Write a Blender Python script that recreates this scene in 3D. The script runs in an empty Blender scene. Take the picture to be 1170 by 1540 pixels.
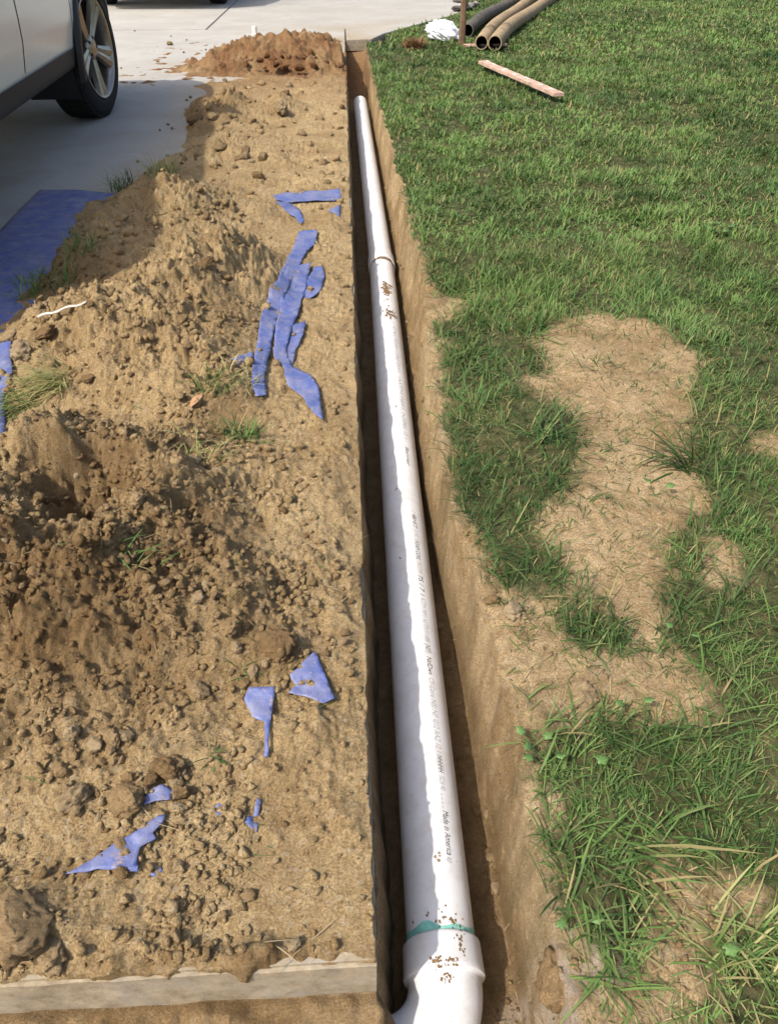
import bpy, bmesh, math, random
import numpy as np
from mathutils import Vector, Matrix
from mathutils.geometry import delaunay_2d_cdt

random.seed(7)
RNG = np.random.default_rng(11)
scene = bpy.context.scene
COL = scene.collection

# ------------------------------------------------------------------ camera
FPX, W0, H0 = 1130.0, 1170.0, 1540.0
PITCH = math.atan(915.0 / FPX)
YAW = math.atan(73.0 * math.cos(PITCH) / FPX)
CAMH = 1.12
cam_d = bpy.data.cameras.new('camera')
cam_d.sensor_fit = 'VERTICAL'
cam_d.sensor_height = 24.0
cam_d.sensor_width = 18.0
cam_d.lens = FPX / H0 * 24.0
cam_d.clip_start = 0.02
cam_d.clip_end = 600.0
cam = bpy.data.objects.new('camera', cam_d)
COL.objects.link(cam)
cam.location = (0, 0, CAMH)
cam.rotation_euler = (math.pi / 2 - PITCH, 0, -YAW)
scene.camera = cam

# ------------------------------------------------------------------ world and sun
SUN_EL = math.radians(51.5)
SUN_DIR = Vector((0.80, 0.60, 0)).normalized()          # way the light travels over the ground
world = bpy.data.worlds.new('World')
scene.world = world
world.use_nodes = True
wn = world.node_tree
bg = wn.nodes['Background']
sky = wn.nodes.new('ShaderNodeTexSky')
sky.sky_type = 'NISHITA'
sky.sun_disc = False
sky.dust_density = 4.0
sky.ozone_density = 0.6
sky.sun_elevation = SUN_EL
sky.sun_rotation = math.atan2(-SUN_DIR.x, -SUN_DIR.y)
wn.links.new(sky.outputs[0], bg.inputs[0])
bg.inputs[1].default_value = 0.15
sun_d = bpy.data.lights.new('sun', 'SUN')
sun_d.energy = 3.3
sun_d.angle = math.radians(1.0)
sun_d.color = (1.0, 0.955, 0.88)
sun = bpy.data.objects.new('sun', sun_d)
COL.objects.link(sun)
trav = Vector((SUN_DIR.x * math.cos(SUN_EL), SUN_DIR.y * math.cos(SUN_EL), -math.sin(SUN_EL)))
sun.rotation_euler = trav.to_track_quat('-Z', 'Y').to_euler()
scene.view_settings.view_transform = 'Standard'
scene.view_settings.look = 'None'
scene.view_settings.exposure = 0.72
scene.view_settings.gamma = 1.0

# ------------------------------------------------------------------ helpers: pictures to places
_cy, _sy = math.cos(YAW), math.sin(YAW)
_cp, _sp = math.cos(PITCH), math.sin(PITCH)
FWD = np.array([_sy * _cp, _cy * _cp, -_sp])
RGT = np.array([_cy, -_sy, 0.0])
UPV = np.cross(RGT, FWD)


def ray(px, py):
    v = FWD * FPX + RGT * (px - W0 / 2) - UPV * (py - H0 / 2)
    return v


def at(px, py, z=0.0):
    v = ray(px, py)
    t = (z - CAMH) / v[2]
    return float(v[0] * t), float(v[1] * t)


RASTER = {}


def slab_level(x, y, fine=True):
    return np.zeros(np.shape(x))


def lookup(x, y):
    g = RASTER
    u = (x - g['x0']) / g['dx']; v = (y - g['y0']) / g['dy']
    i = int(min(max(u, 0), g['z'].shape[1] - 2)); j = int(min(max(v, 0), g['z'].shape[0] - 2))
    a = min(max(u - i, 0), 1); b = min(max(v - j, 0), 1)
    z = g['z']
    return float((z[j, i] * (1 - a) + z[j, i + 1] * a) * (1 - b) + (z[j + 1, i] * (1 - a) + z[j + 1, i + 1] * a) * b)


def at_surface(px, py, fn=None):
    """the point of the ground (soil, slab or lawn) that lies there"""
    z = 0.0
    for _ in range(14):
        x, y = at(px, py, z)
        q = 0.0 if fn is slab_level else lookup(x, y)
        z = 0.5 * z + 0.5 * q
    x, y = at(px, py, z)
    return x, y, z


# ------------------------------------------------------------------ helpers: noise
def _hash(ix, iy, seed):
    h = (ix.astype(np.int64) * 374761393 + iy.astype(np.int64) * 668265263 + seed * 974711 + 1013) & 0x7fffffff
    h = ((h ^ (h >> 13)) * 1274126177) & 0x7fffffff
    h = ((h ^ (h >> 15)) * 668265263) & 0x7fffffff
    h = h ^ (h >> 12)
    return (h & 0xffffff) / float(0xffffff)


def perlin(x, y, seed=0):
    x = np.asarray(x, float); y = np.asarray(y, float)
    ix = np.floor(x); iy = np.floor(y)
    fx = x - ix; fy = y - iy
    ux = fx * fx * fx * (fx * (fx * 6 - 15) + 10)
    uy = fy * fy * fy * (fy * (fy * 6 - 15) + 10)
    r = 0.0
    for dx in (0, 1):
        for dy in (0, 1):
            a = _hash(ix + dx, iy + dy, seed) * 2 * math.pi
            d = np.cos(a) * (fx - dx) + np.sin(a) * (fy - dy)
            w = (ux if dx else 1 - ux) * (uy if dy else 1 - uy)
            r = r + d * w
    return r * 1.5


def fbm(x, y, scale, octv=4, seed=0, gain=0.5):
    r = 0.0; a = 1.0; s = 1.0 / scale
    for i in range(octv):
        r = r + a * perlin(x * s + 17.3 * i, y * s - 9.1 * i, seed + i)
        a *= gain; s *= 2.03
    return r


def worley(x, y, scale, seed=0):
    x = np.asarray(x, float) / scale; y = np.asarray(y, float) / scale
    ix = np.floor(x); iy = np.floor(y)
    best = np.full(x.shape, 9.0); second = np.full(x.shape, 9.0); rid = np.zeros(x.shape)
    for dx in (-1, 0, 1):
        for dy in (-1, 0, 1):
            cx = ix + dx; cy = iy + dy
            px = cx + _hash(cx, cy, seed); py = cy + _hash(cx, cy, seed + 71)
            d = (px - x) ** 2 + (py - y) ** 2
            m = d < best
            second = np.where(m, best, np.minimum(second, d))
            rid = np.where(m, _hash(cx, cy, seed + 131), rid)
            best = np.where(m, d, best)
    return np.sqrt(best), np.sqrt(second), rid


def sstep(a, b, x):
    t = np.clip((x - a) / (b - a), 0, 1)
    return t * t * (3 - 2 * t)


def in_poly(x, y, poly):
    x = np.asarray(x); y = np.asarray(y)
    r = np.zeros(x.shape, bool)
    n = len(poly)
    for i in range(n):
        x0, y0 = poly[i]; x1, y1 = poly[(i + 1) % n]
        if y0 == y1:
            continue
        c = ((y0 > y) != (y1 > y)) & (x < (x1 - x0) * (y - y0) / (y1 - y0) + x0)
        r ^= c
    return r


# ------------------------------------------------------------------ helpers: objects
def tag(o, label=None, cat=None, group=None, kind=None):
    if label: o['label'] = label
    if cat: o['category'] = cat
    if group: o['group'] = group
    if kind: o['kind'] = kind
    return o


def empty(name, loc=(0, 0, 0), rot=(0, 0, 0)):
    o = bpy.data.objects.new(name, None)
    COL.objects.link(o)
    o.location = loc; o.rotation_euler = rot
    o.empty_display_size = 0.1
    return o


def mesh_obj(name, verts, faces, mat, parent=None, smooth=False, attrs=None):
    me = bpy.data.meshes.new(name)
    verts = np.asarray(verts, float)
    if isinstance(faces, np.ndarray):
        nf, k = faces.shape
        me.vertices.add(len(verts)); me.vertices.foreach_set('co', verts.ravel())
        me.loops.add(nf * k); me.loops.foreach_set('vertex_index', faces.ravel().astype(np.int32))
        me.polygons.add(nf)
        me.polygons.foreach_set('loop_start', np.arange(0, nf * k, k, dtype=np.int32))
        me.polygons.foreach_set('loop_total', np.full(nf, k, dtype=np.int32))
    else:
        me.from_pydata([tuple(v) for v in verts], [], faces)
    if smooth:
        me.polygons.foreach_set('use_smooth', np.ones(len(me.polygons), bool))
    if attrs:
        for nm, arr in attrs.items():
            if arr.ndim == 1:
                a = me.attributes.new(nm, 'FLOAT', 'POINT'); a.data.foreach_set('value', arr.astype(np.float32))
            else:
                a = me.attributes.new(nm, 'FLOAT_COLOR', 'POINT')
                if arr.shape[1] == 3:
                    arr = np.hstack([arr, np.ones((len(arr), 1))])
                a.data.foreach_set('color', arr.astype(np.float32).ravel())
    me.update(calc_edges=True)
    me.validate()
    o = bpy.data.objects.new(name, me)
    COL.objects.link(o)
    if mat: me.materials.append(mat)
    if parent: o.parent = parent
    return o


def bm_obj(name, bm, mat, parent=None, smooth=False):
    me = bpy.data.meshes.new(name)
    bm.normal_update()
    bm.to_mesh(me); bm.free()
    if smooth:
        me.polygons.foreach_set('use_smooth', np.ones(len(me.polygons), bool))
    if mat: me.materials.append(mat)
    o = bpy.data.objects.new(name, me)
    COL.objects.link(o)
    if parent: o.parent = parent
    return o


def link_mesh(name, me, parent=None):
    o = bpy.data.objects.new(name, me)
    COL.objects.link(o)
    if parent: o.parent = parent
    return o


def box_bm(sx, sy, sz, bevel=0.0, seg=2, bm=None, mat=None):
    bm = bm or bmesh.new()
    r = bmesh.ops.create_cube(bm, size=1.0)
    bmesh.ops.scale(bm, vec=(sx, sy, sz), verts=r['verts'])
    if bevel:
        ed = list({e for v in r['verts'] for e in v.link_edges})
        bmesh.ops.bevel(bm, geom=ed, offset=bevel, segments=seg, affect='EDGES')
    return bm


def sweep(path, radii, seg=24, cap=False):
    """tube verts/faces along a list of points; radii per point"""
    P = [Vector(p) for p in path]
    n = len(P)
    verts = []; faces = []
    t0 = (P[1] - P[0]).normalized()
    ref = Vector((0, 0, 1)) if abs(t0.z) < 0.9 else Vector((1, 0, 0))
    u = ref.cross(t0).normalized(); v = t0.cross(u)
    for i in range(n):
        t = (P[min(i + 1, n - 1)] - P[max(i - 1, 0)])
        if t.length < 1e-9: t = t0
        t.normalize()
        u = (u - t * u.dot(t)).normalized(); v = t.cross(u)
        for k in range(seg):
            a = 2 * math.pi * k / seg
            verts.append(P[i] + (u * math.cos(a) + v * math.sin(a)) * radii[i])
    for i in range(n - 1):
        for k in range(seg):
            k2 = (k + 1) % seg
            faces.append((i * seg + k, i * seg + k2, (i + 1) * seg + k2, (i + 1) * seg + k))
    if cap:
        faces.append(tuple(range(seg))[::-1])
        faces.append(tuple((n - 1) * seg + k for k in range(seg)))
    return [tuple(p) for p in verts], faces


# ------------------------------------------------------------------ materials
class N:
    """tiny node helper"""
    def __init__(self, name):
        self.m = bpy.data.materials.new(name); self.m.use_nodes = True
        self.t = self.m.node_tree
        self.b = self.t.nodes['Principled BSDF']
        self.out = self.t.nodes['Material Output']
    def new(self, kind, **kw):
        n = self.t.nodes.new(kind)
        for k, v in kw.items():
            setattr(n, k, v)
        return n
    def link(self, a, b): self.t.links.new(a, b)
    def coord(self, which='Object'):
        return self.new('ShaderNodeTexCoord').outputs[which]
    def noise(self, scale, detail=4, rough=0.55, vec=None, dist=0.0):
        n = self.new('ShaderNodeTexNoise')
        n.inputs['Scale'].default_value = scale; n.inputs['Detail'].default_value = detail
        n.inputs['Roughness'].default_value = rough; n.inputs['Distortion'].default_value = dist
        if vec is not None: self.link(vec, n.inputs['Vector'])
        return n.outputs['Fac']
    def ramp(self, fac, stops):
        r = self.new('ShaderNodeValToRGB')
        el = r.color_ramp.elements
        while len(el) > 1: el.remove(el[0])
        el[0].position = stops[0][0]; el[0].color = self._c(stops[0][1])
        for p, c in stops[1:]:
            e = el.new(p); e.color = self._c(c)
        self.link(fac, r.inputs[0])
        return r.outputs[0]
    def _c(self, c):
        if isinstance(c, (int, float)): return (c, c, c, 1)
        return (c[0], c[1], c[2], 1)
    def mix(self, fac, a, b, mode='MIX'):
        n = self.new('ShaderNodeMix'); n.data_type = 'RGBA'; n.blend_type = mode
        for sock, v in ((n.inputs[0], fac), (n.inputs[6], a), (n.inputs[7], b)):
            if isinstance(v, (int, float)): sock.default_value = v if sock == n.inputs[0] else (v, v, v, 1)
            elif isinstance(v, tuple): sock.default_value = self._c(v)
            else: self.link(v, sock)
        return n.outputs[2]
    def math(self, op, a, b=0.0):
        n = self.new('ShaderNodeMath'); n.operation = op
        for sock, v in ((n.inputs[0], a), (n.inputs[1], b)):
            if isinstance(v, (int, float)): sock.default_value = v
            else: self.link(v, sock)
        return n.outputs[0]
    def attr(self, name, out='Fac'):
        n = self.new('ShaderNodeAttribute'); n.attribute_name = name
        return n.outputs[out]
    def bump(self, h, strength=0.5, dist=0.01, prev=None):
        n = self.new('ShaderNodeBump')
        n.inputs['Strength'].default_value = strength; n.inputs['Distance'].default_value = dist
        self.link(h, n.inputs['Height'])
        if prev is not None: self.link(prev, n.inputs['Normal'])
        return n.outputs[0]
    def done(self, color=None, rough=0.8, normal=None, spec=0.3, metal=0.0):
        b = self.b
        if color is not None:
            if isinstance(color, tuple): b.inputs['Base Color'].default_value = self._c(color)
            else: self.link(color, b.inputs['Base Color'])
        if isinstance(rough, (int, float)): b.inputs['Roughness'].default_value = rough
        else: self.link(rough, b.inputs['Roughness'])
        b.inputs['Specular IOR Level'].default_value = spec
        b.inputs['Metallic'].default_value = metal
        if normal is not None: self.link(normal, b.inputs['Normal'])
        return self.m


def soil_material(name, dry_lo, dry_hi, dark_soil_c, red_c=(0.25, 0.130, 0.060), earth=False):
    s = N(name)
    v = s.coord('Object')
    big = s.noise(5, 4, 0.6, v); mid = s.noise(38, 5, 0.65, v); fine = s.noise(240, 4, 0.7, v)
    c = s.ramp(big, [(0.32, dry_lo), (0.68, dry_hi)])
    c = s.mix(s.ramp(mid, [(0.35, 0.0), (0.7, 1.0)]), s.mix(1.0, c, (0.72, 0.68, 0.63), 'MULTIPLY'), c)
    c = s.mix(s.ramp(fine, [(0.43, 0.0), (0.57, 1.0)]), s.mix(1.0, c, (0.66, 0.63, 0.60), 'MULTIPLY'), c)
    # pale grit
    vo = s.new('ShaderNodeTexVoronoi'); vo.inputs['Scale'].default_value = 150; s.link(v, vo.inputs['Vector'])
    sep = s.new('ShaderNodeSeparateColor'); s.link(vo.outputs['Color'], sep.inputs[0])
    grit = s.math('GREATER_THAN', sep.outputs[0], 0.93)
    c = s.mix(s.math('MULTIPLY', grit, 0.5), c, (0.52, 0.42, 0.28))
    dark_soil = s.math('MULTIPLY', s.attr('dark_soil'), s.ramp(s.noise(14, 4, 0.65, v), [(0.25, 0.55), (0.6, 1.0)]))  # moist soil tones; on the heap also shade put into the colour
    dc = s.mix(s.ramp(s.noise(70, 4, 0.7, v), [(0.35, 0.0), (0.7, 1.0)]), tuple(x * 0.62 for x in dark_soil_c), dark_soil_c)
    c = s.mix(dark_soil, c, dc)
    rc = s.mix(s.ramp(mid, [(0.35, 0.0), (0.7, 1.0)]), tuple(x * 0.6 for x in red_c), red_c)
    c = s.mix(s.attr('red'), c, rc)
    if earth:
        th = s.mix(s.ramp(s.noise(45, 5, 0.7, v), [(0.35, 0.0), (0.65, 1.0)]), (0.030, 0.045, 0.014), (0.105, 0.105, 0.045))
        c = s.mix(s.attr('thatch'), c, th)
        clay = s.math('MULTIPLY', s.attr('clay'), s.ramp(s.noise(25, 4, 0.6, v), [(0.4, 0.0), (0.6, 1.0)]))
        c = s.mix(clay, c, (0.47, 0.38, 0.29))
    b1 = s.bump(s.noise(110, 7, 0.8, v), 1.0, 0.014)
    b2 = s.bump(fine, 1.0, 0.006, b1)
    return s.done(c, 0.95, b2, 0.12)


def concrete_material(name, base, dirt):
    s = N(name)
    v = s.coord('Object')
    c = s.ramp(s.noise(1.6, 5, 0.62, v), [(0.3, tuple(x * 0.82 for x in base)), (0.7, base)])
    c = s.mix(s.ramp(s.noise(90, 4, 0.7, v), [(0.35, 0.0), (0.6, 1.0)]), s.mix(1.0, c, (0.84, 0.83, 0.82), 'MULTIPLY'), c)
    st = s.ramp(s.noise(3.1, 6, 0.7, v, 0.6), [(0.48, 0.0), (0.68, 0.8)])
    c = s.mix(st, c, dirt)
    sp = s.ramp(s.noise(17, 5, 0.75, v, 0.4), [(0.64, 0.0), (0.70, 0.5)])
    c = s.mix(sp, c, (0.15, 0.135, 0.115))
    dust = s.math('MULTIPLY', s.attr('dust'), s.ramp(s.noise(11, 6, 0.7, v), [(0.3, 0.40), (0.62, 1.0)]))
    c = s.mix(dust, c, s.mix(s.ramp(s.noise(34, 5, 0.7, v), [(0.3, 0.0), (0.7, 1.0)]), (0.18, 0.145, 0.095), (0.36, 0.295, 0.20)))
    c = s.mix(s.attr('red'), c, (0.30, 0.14, 0.06))
    n = s.bump(s.noise(160, 5, 0.7, v), 0.35, 0.004)
    return s.done(c, 0.9, n, 0.2)


M = {}
M['heap'] = soil_material('dry_tan_soil', (0.53, 0.380, 0.192), (0.71, 0.535, 0.295), (0.275, 0.170, 0.076))
M['earth'] = soil_material('cut_clay_earth', (0.56, 0.402, 0.210), (0.74, 0.565, 0.335), (0.27, 0.168, 0.076), earth=True)
M['concrete'] = concrete_material('driveway_concrete', (0.38, 0.365, 0.33), (0.29, 0.26, 0.215))


def clod_material(name='soil_clod_crust', tint=(1.0, 1.0, 1.0)):
    s = N(name)
    v = s.coord('Object')
    oi = s.new('ShaderNodeObjectInfo')
    c = s.ramp(oi.outputs['Random'], [(0.0, (0.30, 0.195, 0.095)), (0.35, (0.42, 0.29, 0.15)), (0.7, (0.50, 0.36, 0.20)), (1.0, (0.57, 0.44, 0.27))])
    c = s.mix(s.ramp(s.noise(2.2, 6, 0.75, v), [(0.35, 0.0), (0.65, 1.0)]), s.mix(1.0, c, (0.72, 0.68, 0.64), 'MULTIPLY'), c)
    c = s.mix(1.0, c, tint, 'MULTIPLY')
    n = s.bump(s.noise(4, 8, 0.8, v), 1.0, 0.25)
    n = s.bump(s.noise(14, 5, 0.75, v), 0.8, 0.08, n)
    return s.done(c, 0.95, n, 0.12)


M['clod'] = clod_material()
M['clod_red'] = clod_material('red_clod_crust', (0.66, 0.48, 0.42))


def grass_material():
    s = N('grass_blade')
    c = s.attr('col', 'Color')
    s.done(c, 0.62, None, 0.22)
    tr = s.new('ShaderNodeBsdfTranslucent')
    s.link(s.mix(1.0, c, (1.0, 1.1, 0.6), 'MULTIPLY'), tr.inputs['Color'])
    mx = s.new('ShaderNodeMixShader'); mx.inputs[0].default_value = 0.28
    s.link(s.b.outputs[0], mx.inputs[1]); s.link(tr.outputs[0], mx.inputs[2])
    s.link(mx.outputs[0], s.out.inputs['Surface'])
    return s.m


M['grass'] = grass_material()


def pvc_material():
    s = N('white_pvc')
    v = s.coord('Object')
    c = s.ramp(s.noise(9, 5, 0.6, v), [(0.3, (0.57, 0.57, 0.575)), (0.7, (0.65, 0.65, 0.65))])
    dust = s.ramp(s.noise(26, 6, 0.72, v), [(0.46, 0.0), (0.76, 0.6)])
    c = s.mix(dust, c, (0.47, 0.42, 0.34))
    sp = s.ramp(s.noise(210, 2, 0.5, v), [(0.70, 0.0), (0.74, 0.8)])
    c = s.mix(sp, c, (0.35, 0.27, 0.19))
    r = s.ramp(s.noise(40, 4, 0.6, v), [(0.3, 0.28), (0.7, 0.5)])
    return s.done(c, r, s.bump(s.noise(300, 3, 0.6, v), 0.06, 0.001), 0.45)


M['pvc'] = pvc_material()


def simple(name, col, rough=0.6, scale=30, var=0.25, spec=0.3, metal=0.0, bump=0.0, detail=4):
    s = N(name)
    v = s.coord('Object')
    c = s.ramp(s.noise(scale, detail, 0.65, v), [(0.3, tuple(x * (1 - var) for x in col)), (0.7, col)])
    n = s.bump(s.noise(scale * 4, 4, 0.65, v), bump, 0.004) if bump else None
    return s.done(c, rough, n, spec, metal)


def tarp_material():
    s = N('blue_tarp_weave')
    v = s.coord('Object')
    c = s.ramp(s.noise(7, 4, 0.6, v), [(0.3, (0.048, 0.070, 0.205)), (0.7, (0.085, 0.115, 0.29))])
    w1 = s.new('ShaderNodeTexWave'); w1.inputs['Scale'].default_value = 120; s.link(v, w1.inputs['Vector'])
    w2 = s.new('ShaderNodeTexWave'); w2.bands_direction = 'Y'; w2.inputs['Scale'].default_value = 120; s.link(v, w2.inputs['Vector'])
    weave = s.math('MULTIPLY', w1.outputs['Fac'], w2.outputs['Fac'])
    dust = s.ramp(s.noise(16, 6, 0.72, v), [(0.40, 0.0), (0.72, 0.75)])
    c = s.mix(dust, c, (0.23, 0.22, 0.26))
    c = s.mix(s.ramp(s.noise(45, 5, 0.7, v), [(0.6, 0.0), (0.72, 0.7)]), c, (0.42, 0.29, 0.15))
    n = s.bump(weave, 0.25, 0.001)
    n = s.bump(s.noise(30, 4, 0.6, v), 0.5, 0.008, n)
    return s.done(c, 0.5, n, 0.4)


M['tarp'] = tarp_material()
M['primer'] = simple('green_solvent_smear', (0.24, 0.58, 0.50), 0.3, 60, 0.4)
M['ink'] = simple('faded_black_print', (0.06, 0.06, 0.065), 0.6, 120, 0.3)
M['ink_faint'] = simple('worn_grey_print', (0.36, 0.36, 0.37), 0.6, 120, 0.3)
M['mud'] = simple('mud_smear', (0.23, 0.145, 0.075), 0.95, 200, 0.4, 0.1, 0, 0.6)
M['board'] = simple('weathered_pink_board', (0.55, 0.37, 0.28), 0.85, 14, 0.45, 0.2, 0, 0.4, 6)
M['paint'] = simple('chalky_paint', (0.68, 0.62, 0.54), 0.85, 25, 0.25, 0.2, 0, 0.3)
M['post'] = simple('weathered_stake_wood', (0.17, 0.11, 0.065), 0.9, 20, 0.45, 0.15, 0, 0.5)
M['bag'] = simple('white_plastic_bag', (0.82, 0.83, 0.84), 0.45, 20, 0.1)
M['pipe_tan'] = simple('mud_caked_drain_pipe', (0.36, 0.27, 0.165), 0.9, 12, 0.5, 0.15, 0, 0.4, 6)
M['pipe_black'] = simple('dusty_black_drain_pipe', (0.12, 0.105, 0.085), 0.75, 10, 0.55, 0.3, 0, 0.2, 6)
M['pipe_inside'] = simple('dark_pipe_lining', (0.02, 0.02, 0.02), 0.7, 30, 0.3)
M['stone'] = simple('dark_fieldstone', (0.11, 0.095, 0.08), 0.9, 18, 0.5, 0.2, 0, 0.6, 6)
M['stone_grey'] = simple('grey_fieldstone', (0.30, 0.28, 0.25), 0.9, 18, 0.4, 0.2, 0, 0.6, 6)
M['stick'] = simple('bleached_stick', (0.62, 0.56, 0.48), 0.7, 60, 0.25)
M['root'] = simple('dead_brown_roots', (0.24, 0.135, 0.06), 0.9, 60, 0.4)
M['leaf'] = simple('bright_weed_leaf', (0.095, 0.175, 0.045), 0.55, 60, 0.3, 0.35, 0, 0.2)
M['dry_leaf'] = simple('dry_brown_leaf', (0.40, 0.22, 0.12), 0.8, 60, 0.3)
M['car_paint'] = simple('pearl_white_car_paint', (0.76, 0.725, 0.64), 0.2, 3, 0.04, 0.6)
M['car_plastic'] = simple('black_plastic_cladding', (0.022, 0.022, 0.024), 0.55, 60, 0.3, 0.4)
M['tyre'] = simple('tyre_rubber', (0.016, 0.016, 0.016), 0.8, 80, 0.35, 0.25, 0, 0.2)
M['rim'] = simple('brushed_alloy_rim', (0.36, 0.33, 0.28), 0.3, 40, 0.25, 0.5, 0.85)
M['rim_dark'] = simple('brake_and_barrel_metal', (0.05, 0.05, 0.05), 0.5, 40, 0.3, 0.4, 0.5)
M['glass'] = simple('tinted_car_glass', (0.015, 0.018, 0.02), 0.06, 5, 0.1, 0.6)
M['seam'] = simple('panel_gap', (0.01, 0.01, 0.01), 0.8, 5, 0.1)
M['lamp_red'] = simple('red_lamp_lens', (0.35, 0.02, 0.02), 0.15, 5, 0.1, 0.5)
M['lamp_clear'] = simple('clear_lamp_lens', (0.6, 0.6, 0.6), 0.12, 5, 0.1, 0.5)

# ------------------------------------------------------------------ the shape of the ground
EDGE_X = 0.004          # right edge of the driveway slab, along the trench
SLAB_Y = at(540, 1452)[1]       # its near end
FAR_Y = at(521, 60)[1]          # far end of the slab strip beside the trench
PIPE_R = 0.0571
PIPE_Z = -0.222
PIPE_X = 0.112
TRENCH_END = FAR_Y - .08

_edge_img = [(398, 113), (300, 128), (278, 165), (284, 210), (235, 245), (172, 280), (118, 322), (66, 385), (22, 432), (-50, 520), (-150, 660), (-330, 900)]
_edge = np.array([at(*p) for p in _edge_img])
_order = np.argsort(_edge[:, 1])
EDGE_YS, EDGE_XS = _edge[_order, 1], _edge[_order, 0]


def bump_at(px, py, h, amp, sx, sy):
    x, y = at(px, py, h)
    return (x, y, amp, sx * 1.1, sy * 1.1)


BUMPS = [
    bump_at(130, 880, .10, .125, .30, .21),
    bump_at(110, 645, .19, .17, .30, .15),
    bump_at(20, 700, .17, .07, .10, .10),
    bump_at(225, 690, .15, .06, .08, .09),
    bump_at(-70, 880, .13, .10, .28, .20),
    bump_at(260, 800, .07, .05, .11, .16),
    bump_at(325, 375, .15, .17, .18, .26),
    bump_at(245, 440, .16, .13, .22, .32),
    bump_at(255, 285, .13, .16, .22, .28),
    bump_at(120, 480, .1, .10, .22, .26),
    bump_at(150, 360, .06, .07, .16, .3),
    bump_at(300, 560, .08, .06, .15, .15),
    bump_at(330, 160, .07, .10, .22, .32),
    bump_at(425, 155, .06, .075, .12, .18),
    bump_at(350, 215, .05, .055, .24, .24),
    bump_at(345, 905, .02, .028, .05, .07),
    bump_at(420, 975, .02, .032, .035, .04),
    bump_at(20, 1410, .03, .035, .09, .06),
    bump_at(400, 1440, .02, .018, .10, .02),
    bump_at(260, 1440, .02, .016, .12, .02),
]
HOLES = [
    bump_at(140, 748, .10, .125, .115, .085),
    bump_at(70, 725, .12, .05, .06, .05),
    bump_at(285, 700, .08, .055, .08, .05),
    bump_at(245, 850, .1, .03, .06, .06),
    bump_at(130, 580, .1, .035, .05, .03),
    bump_at(440, 470, .03, .012, .12, .2),
    bump_at(370, 300, .1, .04, .05, .06),
]
DAMP_SHADE = [  # moist soil, plus shade painted at the hollow and the heap's left side
    bump_at(130, 960, .08, 1.0, .22, .13),
    bump_at(20, 900, .1, 0.8, .16, .12),
    bump_at(300, 830, .07, 0.7, .09, .1),
    bump_at(140, 735, .10, 0.95, .14, .10),  # shade inside the hollow, painted as darker soil
    bump_at(330, 170, .04, 0.6, .28, .4),  # shade over the far soil's driveway side, painted into its tone
    bump_at(80, 420, .03, 0.75, .18, .3),  # shade on the soil beside the tarp, painted darker
    bump_at(270, 265, .1, 0.5, .22, .25),
    bump_at(330, 640, .05, 0.55, .07, .12),
    bump_at(410, 980, .03, 0.6, .04, .05),
    bump_at(400, 1440, .02, 0.7, .2, .015),
    bump_at(330, 460, .1, 0.45, .10, .14),
]


def gsum(lst, x, y, power=1):
    r = np.zeros(np.shape(x))
    for (cx, cy, a, sx, sy) in lst:
        r = r + a * np.exp(-(((x - cx) / sx) ** 2 + ((y - cy) / sy) ** 2) ** power)
    return r


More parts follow.
